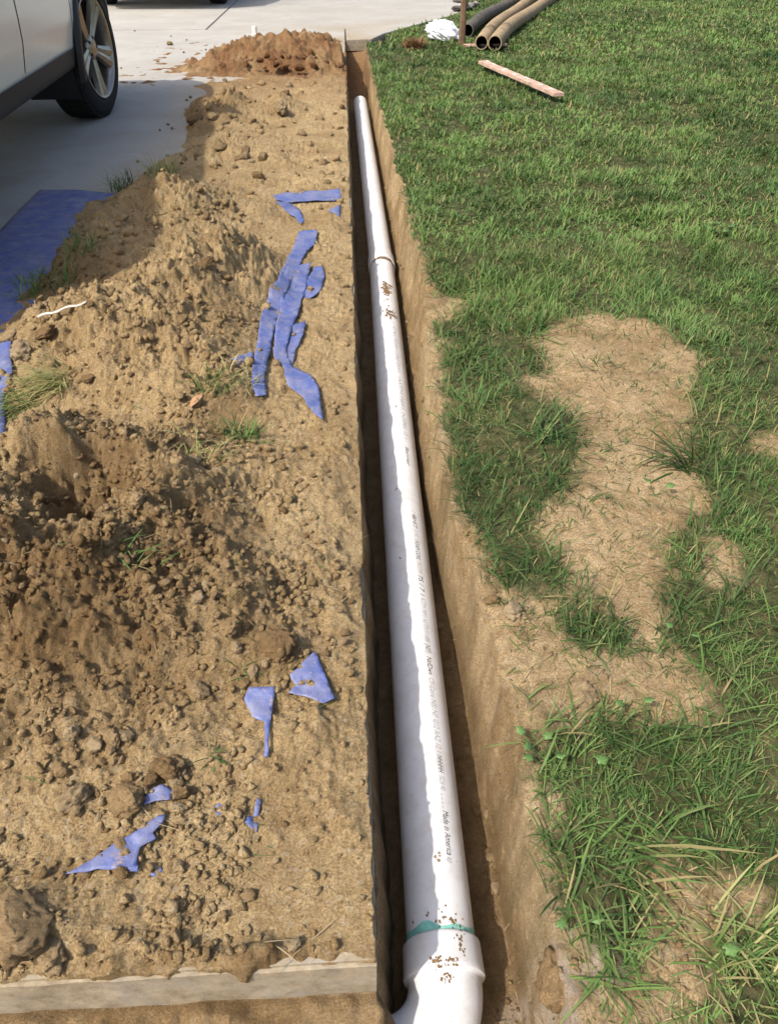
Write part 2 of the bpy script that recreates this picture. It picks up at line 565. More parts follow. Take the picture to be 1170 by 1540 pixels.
def heap_z(x, y, fine=True):
    """top of the dug-out soil lying on the slab, above the slab's face (z=0)"""
    x = np.asarray(x, float); y = np.asarray(y, float)
    xl = np.interp(y, EDGE_YS, EDGE_XS)
    wob = 0.07 * fbm(x, y, .35, 3, 5)
    d = x - xl + wob
    inside = sstep(-.01, .16, d)
    far = 1 - sstep(6.9, 7.5, y + .25 * fbm(x, y, .5, 3, 9))
    bm_ = gsum(BUMPS, x, y)
    hl = gsum(HOLES, x + .02 * fbm(x, y, .08, 2, 25), y + .02 * fbm(x, y, .08, 2, 26), 2)
    loose = np.clip(0.20 + 7.5 * bm_ + .42 * fbm(x, y, .22, 3, 21), 0.07, 1.15)
    packed = .30 + .70 * sstep(.008, .06, bm_ + .03 * fbm(x, y, .2, 3, 23))        # trodden flat where it lies thin
    h = 0.011 + bm_ - hl * np.clip(bm_ / .08, 0.25, 1)
    y2 = y + 0.6 * (bm_ - hl * np.clip(bm_ / .08, .25, 1))       # noise runs along the slope, not across the map
    h = h + .013 * fbm(x, y, .30, 3, 31) + .040 * loose * fbm(x, y2, .16, 5, 41, .58)
    # angular broken lumps, from fist to finger size
    f1, f2, rid = worley(x + .018 * perlin(x / .05, y2 / .05, 3), y2 + .018 * perlin(x / .05, y2 / .05, 8), .075, 51)
    big = np.clip(.35 + fbm(x, y, .3, 2, 55), 0, 1)
    h = h + .048 * loose * big * np.clip(rid - .45, 0, 1) * sstep(0, .62, f2 - f1)
    f1, f2, rid = worley(x + .010 * perlin(x / .03, y2 / .03, 3), y2 + .010 * perlin(x / .03, y2 / .03, 9), .036, 53)
    h = h + .026 * loose * np.clip(rid - .35, 0, 1) * sstep(0, .62, f2 - f1)
    f1, f2, rid = worley(x, y2 + .006 * perlin(x / .02, y2 / .02, 4), .019, 61)
    patch = np.clip(.55 + 1.3 * fbm(x, y, .16, 2, 77), 0.08, 1.2) * packed
    h = h + .0125 * patch * np.clip(rid - .25, 0, 1) * sstep(0, .7, f2 - f1)
    if fine:
        f1, f2, rid = worley(x + .003 * perlin(x / .008, y2 / .008, 6), y2, .0105, 81)
        h = h + .0055 * (patch + .25 * packed) * np.clip(rid - .2, 0, 1) * np.clip(1 - (f1 / .6) ** 2, 0, 1)
        h = h + (.0030 + .0026 * np.clip(loose, 0, 1)) * fbm(x, y2, .022, 3, 91, .62)
    h = np.maximum(h, .004 + .002 * fbm(x, y, .03, 2, 94))
    # thinner towards the slab's edges
    to_edge = EDGE_X - x
    to_front = y - SLAB_Y
    h = h * (0.40 + .60 * sstep(0.0, .06, to_edge + .05 * fbm(x, y, .10, 3, 95)))
    h = h * (0.22 + .78 * sstep(0.0, .07, to_front + .05 * fbm(x, y, .09, 3, 97)))
    c = heap_cover(x, y, inside * far)
    z = h * np.clip(c * 1.6, 0, 1) - .004 * (1 - np.clip(c * 1.6, 0, 1))
    # where it spills over the arris it hangs down the face of the slab
    z = z - 3.2 * np.clip(-to_edge, 0, 1) - 3.2 * np.clip(-to_front - .001, 0, 1)
    return z


def heap_cover(x, y, area=None):
    if area is None:
        xl = np.interp(y, EDGE_YS, EDGE_XS)
        d = x - xl + .07 * fbm(x, y, .35, 3, 5)
        area = sstep(-.01, .16, d) * (1 - sstep(6.9, 7.5, y + .25 * fbm(x, y, .5, 3, 9)))
    e = EDGE_X - x + .001 + .004 * fbm(x * 0 + .3, y, .035, 2, 98) + .011 * fbm(x * 0 + .3, y, .19, 4, 198)
    fr = y - SLAB_Y - .003 + .008 * fbm(x, y * 0 + .4, .03, 3, 99) + .020 * fbm(x, y * 0 + .4, .13, 3, 199)
    return area * sstep(-.004, .004, e) * sstep(-.004, .006, fr)


# bare patches (laid out on the ground)
_gl_img = [(556, 60), (562, 110), (577, 160), (592, 210), (612, 262), (620, 310), (622, 360), (652, 400), (668, 436), (708, 452), (665, 478), (650, 520), (652, 600), (662, 660), (668, 735), (702, 770), (735, 805), (742, 880), (800, 902), (838, 880)]
BARE_IMG = [
    [(800, 500), (830, 478), (900, 468), (1000, 488), (1058, 530), (1042, 600), (1045, 690), (1070, 745), (1040, 785), (1005, 840), (985, 900),
     (1005, 965), (1062, 1010), (1062, 1078), (1000, 1095), (940, 1062), (905, 1082), (830, 1090), (770, 1085), (720, 900), (745, 886), (832, 902), (852, 872), (812, 800), (802, 770), (868, 725), (878, 640), (812, 592), (785, 560)],
    [(975, 1305), (1110, 1295), (1170, 1325), (1165, 1378), (1080, 1390), (1052, 1420), (1062, 1500), (1045, 1600), (940, 1600), (978, 1452), (965, 1400), (992, 1350)],
    [(640, 432), (712, 450), (690, 470), (640, 480)],
    [(640, 500), (690, 515), (640, 530)],
    [(560, 1250), (800, 1250), (800, 1330), (835, 1392), (880, 1432), (960, 1472), (960, 1700), (560, 1700)],
    [(640, 750), (700, 775), (735, 805), (740, 890), (800, 905), (838, 885), (852, 960), (832, 1000), (760, 1040), (790, 1092), (800, 1150), (818, 1190), (828, 1232), (790, 1260), (640, 1260)],
    [(1125, 660), (1200, 640), (1200, 700), (1150, 690)],
    [(900, 1190), (860, 1240), (830, 1215), (850, 1180)],
    [(1120, 820), (1090, 900), (1060, 860), (1070, 800)],
]
BARE = [[at(*p) for p in poly] for poly in BARE_IMG]
TUFT_IMG = [((890, 935), (48, 48)), ((775, 1062), (26, 28)), ((700, 1640), (1, 1)), ((800, 540), (22, 18)),
             ((1080, 1500), (40, 26)), ((920, 1462), (34, 40))]


WALK = [at(577, 50), at(640, 33), at(692, 20), at(702, -2)]


def rim_x(y):
    y = np.asarray(y, float)
    far = sstep(3.0, 8.0, y)
    return .226 + .010 * perlin(y / .55, y * 0 + 3.1, 12) + .014 * perlin(y / .14, y * 0 + 7.7, 13) + .009 * perlin(y / .045, y * 0 + 1.7, 14) + .030 * sstep(1.5, .7, y) + .040 * sstep(1.7, 2.6, y) - .040 * far


def bareness(x, y):
    """1 on naked soil, 0 where turf covers it"""
    b = np.zeros(np.shape(x))
    wx = x + .022 * fbm(x, y, .12, 3, 201); wy = y + .03 * fbm(x, y, .12, 3, 211)
    for poly in BARE:
        b = np.maximum(b, in_poly(wx, wy, poly).astype(float))
    for (c, r) in TUFT_IMG:
        cx, cy = at(*c); ex, _ = at(c[0] + r[0], c[1]); _, ey = at(c[0], c[1] - r[1])
        q = ((wx - cx) / abs(ex - cx)) ** 2 + ((wy - cy) / abs(ey - cy)) ** 2
        b = np.where(q < 1, 0, b)
    edge = x - rim_x(y) - .010 * sstep(5, 2, y) - .026 * (.5 + fbm(x, y, .1, 3, 221)) * (1 - sstep(4, 7, y))
    b = np.where(edge < 0, 1.0, b)
    return b


def earth_z(x, y):
    x = np.asarray(x, float); y = np.asarray(y, float)
    lawn = -.012 + .022 * fbm(x, y, 1.1, 2, 301) + .010 * fbm(x, y, .22, 3, 311) * sstep(.2, .35, x)
    lawn = lawn + .05 * sstep(1.0, 6.0, x)                    # the garden climbs a little
    crumb = .006 * fbm(x, y, .06, 3, 321)
    f1, f2, rid = worley(x, y, .045, 331)
    crumb = crumb + .008 * np.clip(rid - .55, 0, 1) * np.clip(1 - (f1 / .6) ** 2, 0, 1)
    f1, f2, rid = worley(x, y, .017, 333)
    crumb = crumb + .006 * np.clip(rid - .35, 0, 1) * np.clip(1 - (f1 / .6) ** 2, 0, 1)
    lawn = lawn + crumb * np.clip(.7 + fbm(x, y, .3, 2, 335), .1, 1.3)
    # broken lumps of clay by the trench edge
    f1, f2, rid = worley(x, y, .085, 341)
    near = np.exp(-((x - .30) / .07) ** 2)
    lawn = lawn + .028 * near * (rid - .45) * np.clip(1 - (f1 / .6) ** 2, 0, 1)
    floor = -.287 + .010 * fbm(x, y, .2, 3, 351)
    f1, f2, rid = worley(x, y, .03, 353)
    floor = floor + .012 * np.clip(rid - .5, 0, 1) * np.clip(1 - (f1 / .6) ** 2, 0, 1)
    rx = rim_x(y)
    bx = .186 + .008 * perlin(y / .3, y * 0 + 5.5, 361) + .045 * sstep(1.9, .6, y) + .022 * sstep(1.5, 3.2, y) - .012 * sstep(4.5, 8, y)
    t = np.clip((x - bx) / np.maximum(rx - bx, .012), 0, 1)
    t = np.clip(t + .11 * fbm(y, t * .3, .09, 3, 365) * np.clip(4 * t * (1 - t), 0, 1) + .10 * perlin(y / .35, t * 1.5, 367) * np.clip(4 * t * (1 - t), 0, 1), 0, 1)
    prof = t ** 1.25
    prof = prof * (1 + .10 * fbm(x * 2, y, .10, 3, 371) * (1 - t) * 2 * t)
    z = floor + (lawn - floor) * np.clip(prof, 0, 1)
    f1, f2, rid = worley(y, x + .6 * z, .042, 373)
    bell = np.clip(4 * t * (1 - t), 0, 1)
    z = z + bell * (.030 * (rid - .4) * sstep(0, .6, f2 - f1) + .012 * fbm(y, x + .6 * z, .03, 3, 375))
    # left side under the slab
    lx = EDGE_X + .020 + .009 * perlin(y / .22, y * 0 + 9.3, 381) + .006 * perlin(y / .05, y * 0 + 2.3, 383) + .008 * sstep(1.6, .4, y)
    s = np.clip((lx - x) / .024, 0, 1)
    z = z + (-.108 - z) * s ** .8
    # dug pit in front of the slab
    pit = sstep(SLAB_Y + .02, SLAB_Y - .03, y) * sstep(.07, .0, x)
    pz = -.080 - .055 * sstep(SLAB_Y, SLAB_Y - .16, y) + .016 * fbm(x, y, .07, 3, 391) - .12 * sstep(SLAB_Y - .05, SLAB_Y - .2, y)
    pz = np.minimum(pz, -.055)
    z = z + (pz - z) * pit
    # the trench stops at the far slab; left of the slab edge the ground stays beneath the concrete
    end = sstep(TRENCH_END, TRENCH_END + .08, y) * (x < .45)
    z = np.where(end > 0, z + (-.108 - z) * end, z)
    wk = np.interp(y, [p[1] for p in WALK] + [14, 19], [p[0] for p in WALK] + [WALK[-1][0] + .25, 2.2])
    z = np.where((y > FAR_Y) & (y < 19) & (x < wk - .02), -.06, z)
    under = (x < EDGE_X - .03) & (y > SLAB_Y + .02)
    z = np.where(under, -.112, z)
    return z


def axis(parts):
    out = []
    for a, b, step in parts:
        n = max(1, int(round((b - a) / step)))
        out.append(np.linspace(a, b, n, endpoint=False))
    out.append(np.array([parts[-1][1]]))
    return np.concatenate(out)


def geo_axis(a, b, k, off):
    v = [a]
    while v[-1] < b:
        v.append(v[-1] + k * (v[-1] + off))
    v[-1] = b
    return np.array(v)


def grid_faces(nx, ny, keep=None):
    i = np.arange(nx - 1); j = np.arange(ny - 1)
    I, J = np.meshgrid(i, j)
    a = J * nx + I
    f = np.stack([a, a + 1, a + nx + 1, a + nx], -1).reshape(-1, 4)
    if keep is not None:
        f = f[keep[f].any(axis=1)]
    return f


def compact(verts, faces, attrs):
    used = np.unique(faces)
    remap = np.full(len(verts), -1); remap[used] = np.arange(len(used))
    return verts[used], remap[faces], {k: v[used] for k, v in attrs.items()}


# ------------------------------------------------------------------ setting: earth
def build_earth():
    gx = np.concatenate([axis([(-90, -20, 14), (-20, -2, 2), (-2, -.8, .1), (-.8, -.01, .012), (-.01, .06, .004), (.06, .17, .008), (.17, .30, .0026), (.30, .95, .0045)]),
                         geo_axis(.955, 8.0, .012, .1), axis([(8.6, 20, 1.5), (20, 90, 12)])])
    gy = np.concatenate([axis([(-40, -4, 6), (-4, -.2, .2), (-.2, .25, .02)]), geo_axis(.252, 9.2, .0037, .75), axis([(9.3, 16, .12), (16.2, 30, 1.5), (30, 160, 14)])])
    X, Y = np.meshgrid(gx, gy)
    x = X.ravel(); y = Y.ravel()
    z = earth_z(x, y)
    b = bareness(x, y)
    thatch = (1 - b) * (x > .17)
    k = (x > .17) & (x < 1.6) & (y > .3) & (y < 3.6)
    soft = thatch[k].copy()
    for dx, dy in ((.022, .012), (-.022, .012), (.0, -.025)):
        soft += 1 - bareness(x[k] + dx, y[k] + dy)
    thatch[k] = np.clip(soft / 4 + .25 * fbm(x[k], y[k], .04, 3, 405), 0, 1)
    thatch = thatch * .95
    dark_soil = np.zeros(x.shape)
    dark_soil = np.maximum(dark_soil, .85 * sstep(-.12, -.26, z))  # earth tone darkens with depth in the trench
    dark_soil = np.maximum(dark_soil, .6 * sstep(.15, .55, fbm(x, y, .2, 4, 401) + .12) * b * np.where(x < .34, 1, .6))
    dark_soil = np.maximum(dark_soil, .7 * (y < SLAB_Y) * (x < .1))
    dark_soil = np.where(y > 7.6, np.maximum(dark_soil, .6 * (z < -.05)), dark_soil)
    red = .55 * (y > 7.8) * (z < -.05)
    clay = np.zeros(x.shape)
    for (px, py, r) in ((835, 1450, .05), (850, 1500, .045), (800, 1500, .03), (900, 1440, .03), (890, 1000, .02)):
        cx, cy = at(px, py)
        clay = np.maximum(clay, np.exp(-((x - cx) / r) ** 2 - ((y - cy) / r) ** 2))
    v = np.stack([x, y, z], -1)
    f = grid_faces(len(gx), len(gy))
    o = mesh_obj('ground', v, f, M['earth'], smooth=True, attrs={'thatch': thatch, 'dark_soil': dark_soil, 'red': red, 'clay': clay})
    tag(o, 'tan clay ground with a trench cut along the slab edge', kind='structure')
    return o


build_earth()


# ------------------------------------------------------------------ setting: concrete driveway, slab by slab
def slab(name, outline, parent, top=0.0, thick=.1, step=.08, fine_front=False):
    """closed slab with rounded arris; outline counter-clockwise"""
    bm = bmesh.new()
    vs = [bm.verts.new((p[0], p[1], top)) for p in outline]
    face = bm.faces.new(vs)
    r = bmesh.ops.extrude_face_region(bm, geom=[face])
    for e in r['geom']:
        if isinstance(e, bmesh.types.BMVert): e.co.z -= thick
    bmesh.ops.recalc_face_normals(bm, faces=bm.faces)
    ed = [e for e in bm.edges if all(abs(v.co.z - top) < 1e-6 for v in e.verts)]
    bmesh.ops.bevel(bm, geom=ed, offset=.006, segments=2, affect='EDGES')
    bmesh.ops.triangulate(bm, faces=[f for f in bm.faces if len(f.verts) > 4])
    for _ in range(7):
        long = [e for e in bm.edges if e.calc_length() > step * (1 + .9 * max(0.0, (e.verts[0].co.y - 1.0)))]
        if not long: break
        bmesh.ops.subdivide_edges(bm, edges=long, cuts=1)
        bmesh.ops.triangulate(bm, faces=[f for f in bm.faces if len(f.verts) > 3])
    o = bm_obj(name, bm, M['concrete'], parent)
    me = o.data
    co = np.empty(len(me.vertices) * 3); me.vertices.foreach_get('co', co); co = co.reshape(-1, 3)
    x, y, z = co.T
    side = z < top - .002
    co[:, 1] += np.where(side & (y < SLAB_Y + .01), .0015 * fbm(x, z * 2, .06, 3, 451), 0)
    co[:, 0] += np.where(side & (x > EDGE_X - .01) & (y < FAR_Y), .0015 * fbm(y, z * 2, .06, 3, 453), 0)
    me.vertices.foreach_set('co', co.ravel())
    dust = np.zeros(len(x)); red = np.zeros(len(x))
    xl = np.interp(y, EDGE_YS, EDGE_XS)
    dust = np.maximum(dust, .75 * sstep(-.35, .1, x - xl) * (y < 7.7))
    dust = np.maximum(dust, 1.25 * (y < SLAB_Y + .02))
    dust = np.maximum(dust, 1.2 * (x > EDGE_X - .02) * (y < FAR_Y + .1))
    for (px, py, rx, ry, a) in ((430, 30, .7, .9, .75), (540, 40, .5, .7, .8), (500, 25, .9, .6, .5), (330, 100, .5, .4, .5), (640, 25, .5, .5, .3)):
        cx, cy = at(px, py)
        dust = np.maximum(dust, a * np.exp(-((x - cx) / rx) ** 2 - ((y - cy) / ry) ** 2))
    for (px, py, rx, ry, a) in ((380, 22, .35, .25, .5), (290, 50, .2, .2, .6), (575, 40, .35, .3, .5)):
        cx, cy = at(px, py)
        red = np.maximum(red, a * np.exp(-((x - cx) / rx) ** 2 - ((y - cy) / ry) ** 2) * np.clip(.6 + fbm(x, y, .2, 3, 440), 0, 1))
    for nm, arr in (('dust', dust), ('red', red)):
        a = me.attributes.new(nm, 'FLOAT', 'POINT'); a.data.foreach_set('value', arr.astype(np.float32))
    return o


drive = empty('driveway'); tag(drive, 'pale concrete driveway with cut joints', kind='structure')
_walk = [at(577, 50), at(640, 33), at(692, 20), at(702, -2)]
JY = at(400, 44)[1]
front = [(EDGE_X + .0015 * math.sin(i * 1.7) + .002 * random.uniform(-1, 1), SLAB_Y + (FAR_Y - SLAB_Y) * i / 60.0) for i in range(61)]
near_left = [(EDGE_X - (i / 30.0) * 1.5, SLAB_Y + .0012 * random.uniform(-1, 1)) for i in range(30, 0, -1)]
slab('slab', [(-7, SLAB_Y)] + near_left + front + [(EDGE_X - .0, FAR_Y + .01), (EDGE_X, JY), (-1.58, JY), (-7, JY)], drive)
slab('slab', [(-7, JY + .012), (-1.585, JY + .012), (-1.585, 19), (-7, 19)], drive, step=.5)
slab('slab', [(-1.573, JY + .012), (EDGE_X + .012, JY + .012), (EDGE_X + .012, FAR_Y), (_walk[0][0] - .15, FAR_Y + .05), _walk[0], _walk[1], _walk[2], _walk[3], (_walk[3][0] + .25, 14), (2.2, 19), (-1.573, 19)], drive, top=-.002, step=.4)


# ------------------------------------------------------------------ spoil heap on the slab
def build_heap():
    gx = np.concatenate([axis([(-2.3, -1.3, .014), (-1.3, -.75, .0065), (-.75, EDGE_X + .018, .0031)])])
    gy = geo_axis(SLAB_Y - .018, 7.9, .0033, .62)
    X, Y = np.meshgrid(gx, gy)
    x = X.ravel(); y = Y.ravel()
    z = heap_z(x, y)
    f = grid_faces(len(gx), len(gy), heap_cover(x, y) > .02)
    dark_soil = np.clip(gsum(DAMP_SHADE, x, y) * (1 + .5 * fbm(x, y, .1, 3, 501)) + .55 * np.clip(fbm(x, y, .28, 4, 503), 0, 1), 0, 1)
    red = .5 * sstep(5.6, 7.2, y + .4 * fbm(x, y, .6, 3, 511))
    q = np.clip(heap_cover(x, y) * 1.4, 0, 1)
    xx = np.where(x > EDGE_X - .004, EDGE_X - .004 + (x - EDGE_X + .004) * q, x)
    yy = np.where(y < SLAB_Y + .004, SLAB_Y + .004 + (y - SLAB_Y - .004) * q, y)
    v = np.stack([xx, yy, np.where((x < EDGE_X) & (y > SLAB_Y), np.maximum(z, -.004), z)], -1)
    v, f, at_ = compact(v, f, {'dark_soil': dark_soil, 'red': red})
    o = mesh_obj('spoil_heap', v, f, M['heap'], smooth=True, attrs=at_)
    tag(o, 'long lumpy heap of dug tan soil spread over the slab beside the trench', 'soil heap')


build_heap()


def red_mound_z(x, y):
    cx, cy = at(428, 78, .1)
    h = .23 * np.exp(-((x - (cx + .20)) / .40) ** 2 - ((y - cy) / .38) ** 2) + .14 * np.exp(-((x - (cx - .30)) / .34) ** 2 - ((y - cy + .1) / .32) ** 2)
    h = h + .05 * np.exp(-((x - (cx - .6)) / .25) ** 2 - ((y - cy + .1) / .2) ** 2)
    h = h + .05 * np.clip(h / .06, 0, 1) * fbm(x, y, .2, 4, 601)
    f1, f2, rid = worley(x, y, .13, 611)
    h = h + .065 * np.clip(h / .06, 0, 1) * np.clip(rid - .3, 0, 1) * sstep(0, .8, f2 - f1)
    f1, f2, rid = worley(x, y, .04, 613)
    h = h + .04 * np.clip(h / .04, 0, 1) * np.clip(rid - .3, 0, 1) * sstep(0, .6, f2 - f1)
    f1, f2, rid = worley(x, y, .055, 615)
    h = h + .03 * np.clip(h / .04, 0, 1) * np.clip(rid - .3, 0, 1) * np.clip(1 - (f1 / .6) ** 2, 0, 1) + .012 * np.clip(h / .04, 0, 1) * fbm(x, y, .06, 3, 617)
    h = h - .012 - .02 * fbm(x, y, .15, 3, 621)
    return np.where(x > EDGE_X - .03, np.minimum(h, .02), h)


def build_mound():
    gx = axis([(-1.9, EDGE_X + .004, .012)]); gy = axis([(6.7, FAR_Y, .014)])
    X, Y = np.meshgrid(gx, gy); x = X.ravel(); y = Y.ravel()
    z = red_mound_z(x, y)
    f = grid_faces(len(gx), len(gy), z > 0)
    v = np.stack([x, y, np.maximum(z, -.005)], -1)
    dark_soil = np.clip(.5 * fbm(x, y, .3, 3, 631), 0, .5)
    v, f, a = compact(v, f, {'dark_soil': dark_soil, 'red': np.clip(.8 + .5 * fbm(x, y, .3, 3, 641), .25, 1)})
    o = mesh_obj('soil_mound', v, f, M['heap'], smooth=True, attrs=a)
    tag(o, 'reddish brown mound of fresh soil at the far end of the trench', 'soil heap')


build_mound()


def top_z(x, y, fine=True):
    """whatever soil or concrete one stands on"""
    x = np.asarray(x, float); y = np.asarray(y, float)
    e = earth_z(x, y)
    on = (x < EDGE_X) & (y > SLAB_Y)
    h = np.maximum(heap_z(x, y, fine), np.where((y > 6.6) & (y < FAR_Y) & (x > -1.9), red_mound_z(x, y), 0.0))
    return np.where(on, np.maximum(h, 0.0), e)


def fill_raster():
    gx = np.arange(-2.6, 2.0, .011); gy = np.arange(.25, 9.6, .014)
    X, Y = np.meshgrid(gx, gy)
    RASTER.update(x0=gx[0], dx=.011, y0=gy[0], dy=.014, z=top_z(X.ravel(), Y.ravel(), False).reshape(X.shape))


# ------------------------------------------------------------------ clods
def clod_mesh(seed, sub=3, blocky=.35):
    bm = bmesh.new()
    bmesh.ops.create_icosphere(bm, subdivisions=sub + 1, radius=1.0)
    r = random.Random(seed)
    planes = []
    for _ in range(7):
        n = Vector((r.gauss(0, 1), r.gauss(0, 1), r.gauss(0, 1))).normalized()
        planes.append((n, r.uniform(.55, .9)))
    off = r.uniform(0, 50)
    co = np.array([v.co[:] for v in bm.verts])
    nz = .22 * fbm(co[:, 0] + off, co[:, 1] + co[:, 2] * 1.7, .9, 3, seed) + .16 * fbm(co[:, 2] - off, co[:, 0] * 1.3 - co[:, 1], .5, 3, seed + 9)
    rough = .15 * fbm(co[:, 0] * 1.2 + co[:, 2] + off, co[:, 1] - co[:, 2], .28, 4, seed + 19, .6)
    fw, _, rw = worley(co[:, 0] * 1.1 + co[:, 2] * .7 + off, co[:, 1] - co[:, 2] * .6, .34, seed)
    rough = rough + .12 * (rw - .5) * np.clip(1 - (fw / .6) ** 2, 0, 1)
    for v, d in zip(bm.verts, nz):
        v.co *= 1 + d
        for n, k in planes:
            e = v.co.dot(n) - k
            if e > 0: v.co -= n * e * .85
    for v, d in zip(bm.verts, rough):
        v.co *= 1 + d
    sc = (r.uniform(.85, 1.2), r.uniform(.75, 1.1), r.uniform(.6, .85))
    for v in bm.verts:
        v.co.x *= sc[0]; v.co.y *= sc[1]; v.co.z *= sc[2]
    me = bpy.data.meshes.new('clod')
    bm.to_mesh(me); bm.free()
    me.polygons.foreach_set('use_smooth', np.ones(len(me.polygons), bool))
    me.materials.append(M['clod'])
    return me


fill_raster()
CLODS = [clod_mesh(s) for s in range(3, 10)]
RED_CLODS = [m.copy() for m in CLODS]
for m in RED_CLODS:
    m.materials.clear(); m.materials.append(M['clod_red'])


def clod(px, py, size, label=None, group=None, zoff=.35, x=None, y=None):
    if x is None:
        x, y, z = at_surface(px, py, top_z)
    else:
        z = lookup(x, y)
    o = link_mesh('soil_clod', random.choice(RED_CLODS if y > 6.9 and x > -1.5 else CLODS))
    s = size / 2
    o.scale = (s, s, s * random.uniform(.8, 1.1))
    o.location = (x, y, z + s * zoff)
    o.rotation_euler = (random.uniform(-.5, .5), random.uniform(-.5, .5), random.uniform(0, 6.28))
    tag(o, label, 'soil clod', group)
    return o


# the ones the eye picks out
clod(252, 1163, 0.046, 'round soil clod right of the stone cluster at the heap toe')
clod(192, 1205, 0.054, 'biggest of the clods clustered at the toe of the heap')
clod(112, 1205, 0.049, 'pale clod at the left end of the toe cluster')
clod(418, 972, .060, 'big dark brown clod behind the blue tarp triangle', zoff=.2)
clod(345, 945, 0.041, 'pale round clod in the row beside the dark heap slope')
clod(302, 1040, 0.035, 'smooth rounded clod just above the narrow tarp scrap')
clod(360, 880, .020, 'small cream coloured stone on the trampled soil')
clod(127, 775, .032, 'clod leaning at the bottom of the hollow')
clod(152, 772, .028, 'second clod at the bottom of the hollow')
clod(208, 755, .032, 'pale upright clod on the right rim of the hollow')
clod(35, 535, .085, 'large square clod by the blue tarp at the left', zoff=.3)
clod(70, 505, .060, 'tilted clod in front of the white stick', zoff=.3)
clod(15, 510, .060, 'dark clod lying on the blue tarp at the left', zoff=.3)
clod(310, 398, .050, 'flat pale slab of clay on the heap crest', zoff=.25)
clod(30, 1395, .085, 'broad flat cracked clod in the near left corner', zoff=.1)
clod(75, 1440, .045, 'clod right of the broad cracked clod in the near left corner', zoff=.2)
clod(256, 68, .055, 'lone dark clod out on the bare driveway', zoff=.5)
clod(392, 60, .10, 'dark lump at the left end of the red mound', zoff=.4)
clod(430, 145, .12, 'pointed lump on the levelled soil before the red mound', zoff=.2)
clod(425, 165, .11, 'pale lump just below the pointed one', zoff=.2)
clod(294, 183, .10, 'dark lump on the driveway side of the far soil', zoff=.35)
clod(770, 920, .04, 'cracked clay lump on the lawn side trench rim', zoff=.15)
clod(740, 905, .03, 'broken clay lump beside the trench below the last grass tuft', zoff=.2)
clod(880, 1045, .075, 'smooth brown clay lump at the near end of the bare lawn patch', zoff=-.35)
clod(840, 1475, .07, 'whitish clay lump at the trench rim near the elbow', zoff=0)

_r = random.Random(21)


def scatter_clods(n, region, lo, hi, label, group):
    k = 0
    while k < n:
        px = _r.uniform(region[0], region[2]); py = _r.uniform(region[1], region[3])
        x, y, z = at_surface(px, py, top_z)
        if x > EDGE_X - .01 or y < SLAB_Y + .02: continue
        if z < .004: continue
        s = lo * (hi / lo) ** (_r.random() ** 1.5)
        clod(px, py, s, label, group, zoff=.30)
        k += 1


scatter_clods(34, (70, 1100, 275, 1230), .011, .038, 'small soil clod in the cluster at the heap toe', 'clods at the heap toe')
scatter_clods(26, (290, 820, 400, 1060), .010, .032, 'small soil clod strewn beside the dark heap slope', 'clods beside the heap slope')
scatter_clods(45, (380, 640, 545, 980), .008, .022, 'small soil clod on the trampled strip along the slab edge', 'clods on the trampled strip')
scatter_clods(40, (0, 640, 330, 900), .010, .034, 'small soil clod round the hollow', 'clods round the hollow')
scatter_clods(40, (60, 300, 430, 620), .012, .045, 'small soil clod on the middle heap', 'clods on the middle heap')
scatter_clods(24, (0, 1230, 560, 1450), .008, .024, 'small soil clod on the thin dirt near the slab front', 'clods near the slab front')
scatter_clods(28, (290, 120, 520, 290), .03, .07, 'small soil clod on the far soil', 'clods on the far soil')
scatter_clods(46, (320, 45, 515, 105), .025, .09, 'small soil clod on the red mound', 'clods on the red mound')
for _ in range(26):
    px = _r.uniform(180, 330); py = _r.uniform(45, 280)
    x, y = at(px, py)
    if x < -1.2 and y < 6.9: x += .3
    clod(px, py, _r.uniform(.012, .028), 'crumb of soil dropped on the bare driveway', 'crumbs on the driveway', zoff=.5, x=x, y=y)


for _ in range(34):
    y = .62 + 4.2 * _r.random() ** 1.6; x = float(rim_x(np.array([y]))[0]) - _r.uniform(.02, .055)
    clod(0, 0, _r.uniform(.010, .026), 'small soil clod fallen between the pipe and the trench wall', 'clods fallen into the trench', zoff=.3, x=x, y=y)


# ------------------------------------------------------------------ crumbs nobody could count
def crumbs(name, label, pts, sizes, cols, sub):
    bm = bmesh.new(); bmesh.ops.create_icosphere(bm, subdivisions=sub, radius=1.0)
    bm.verts.ensure_lookup_table()
    base = np.array([v.co[:] for v in bm.verts]); fac = np.array([[v.index for v in f.verts] for f in bm.faces]); bm.free()
    n = len(pts)
    jit = 1 + .38 * RNG.standard_normal((n, len(base), 1)).clip(-1.4, 1.4)
    ani = RNG.uniform(.6, 1.25, (n, 1, 3))
    a = RNG.uniform(0, 6.28, n); ca, sa = np.cos(a), np.sin(a)
    v = base[None] * jit * ani * sizes[:, None, None]
    vx = v[..., 0] * ca[:, None] - v[..., 1] * sa[:, None]; vy = v[..., 0] * sa[:, None] + v[..., 1] * ca[:, None]
    v = np.stack([vx, vy, v[..., 2]], -1) + pts[:, None, :]
    f = (fac[None] + (np.arange(n) * len(base))[:, None, None]).reshape(-1, 3)
    c = np.repeat(cols, len(base), axis=0)
    o = mesh_obj(name, v.reshape(-1, 3), f, M['heap'], smooth=False, attrs={'dark_soil': c, 'red': c * 0})
    tag(o, label, kind='stuff')
    return o


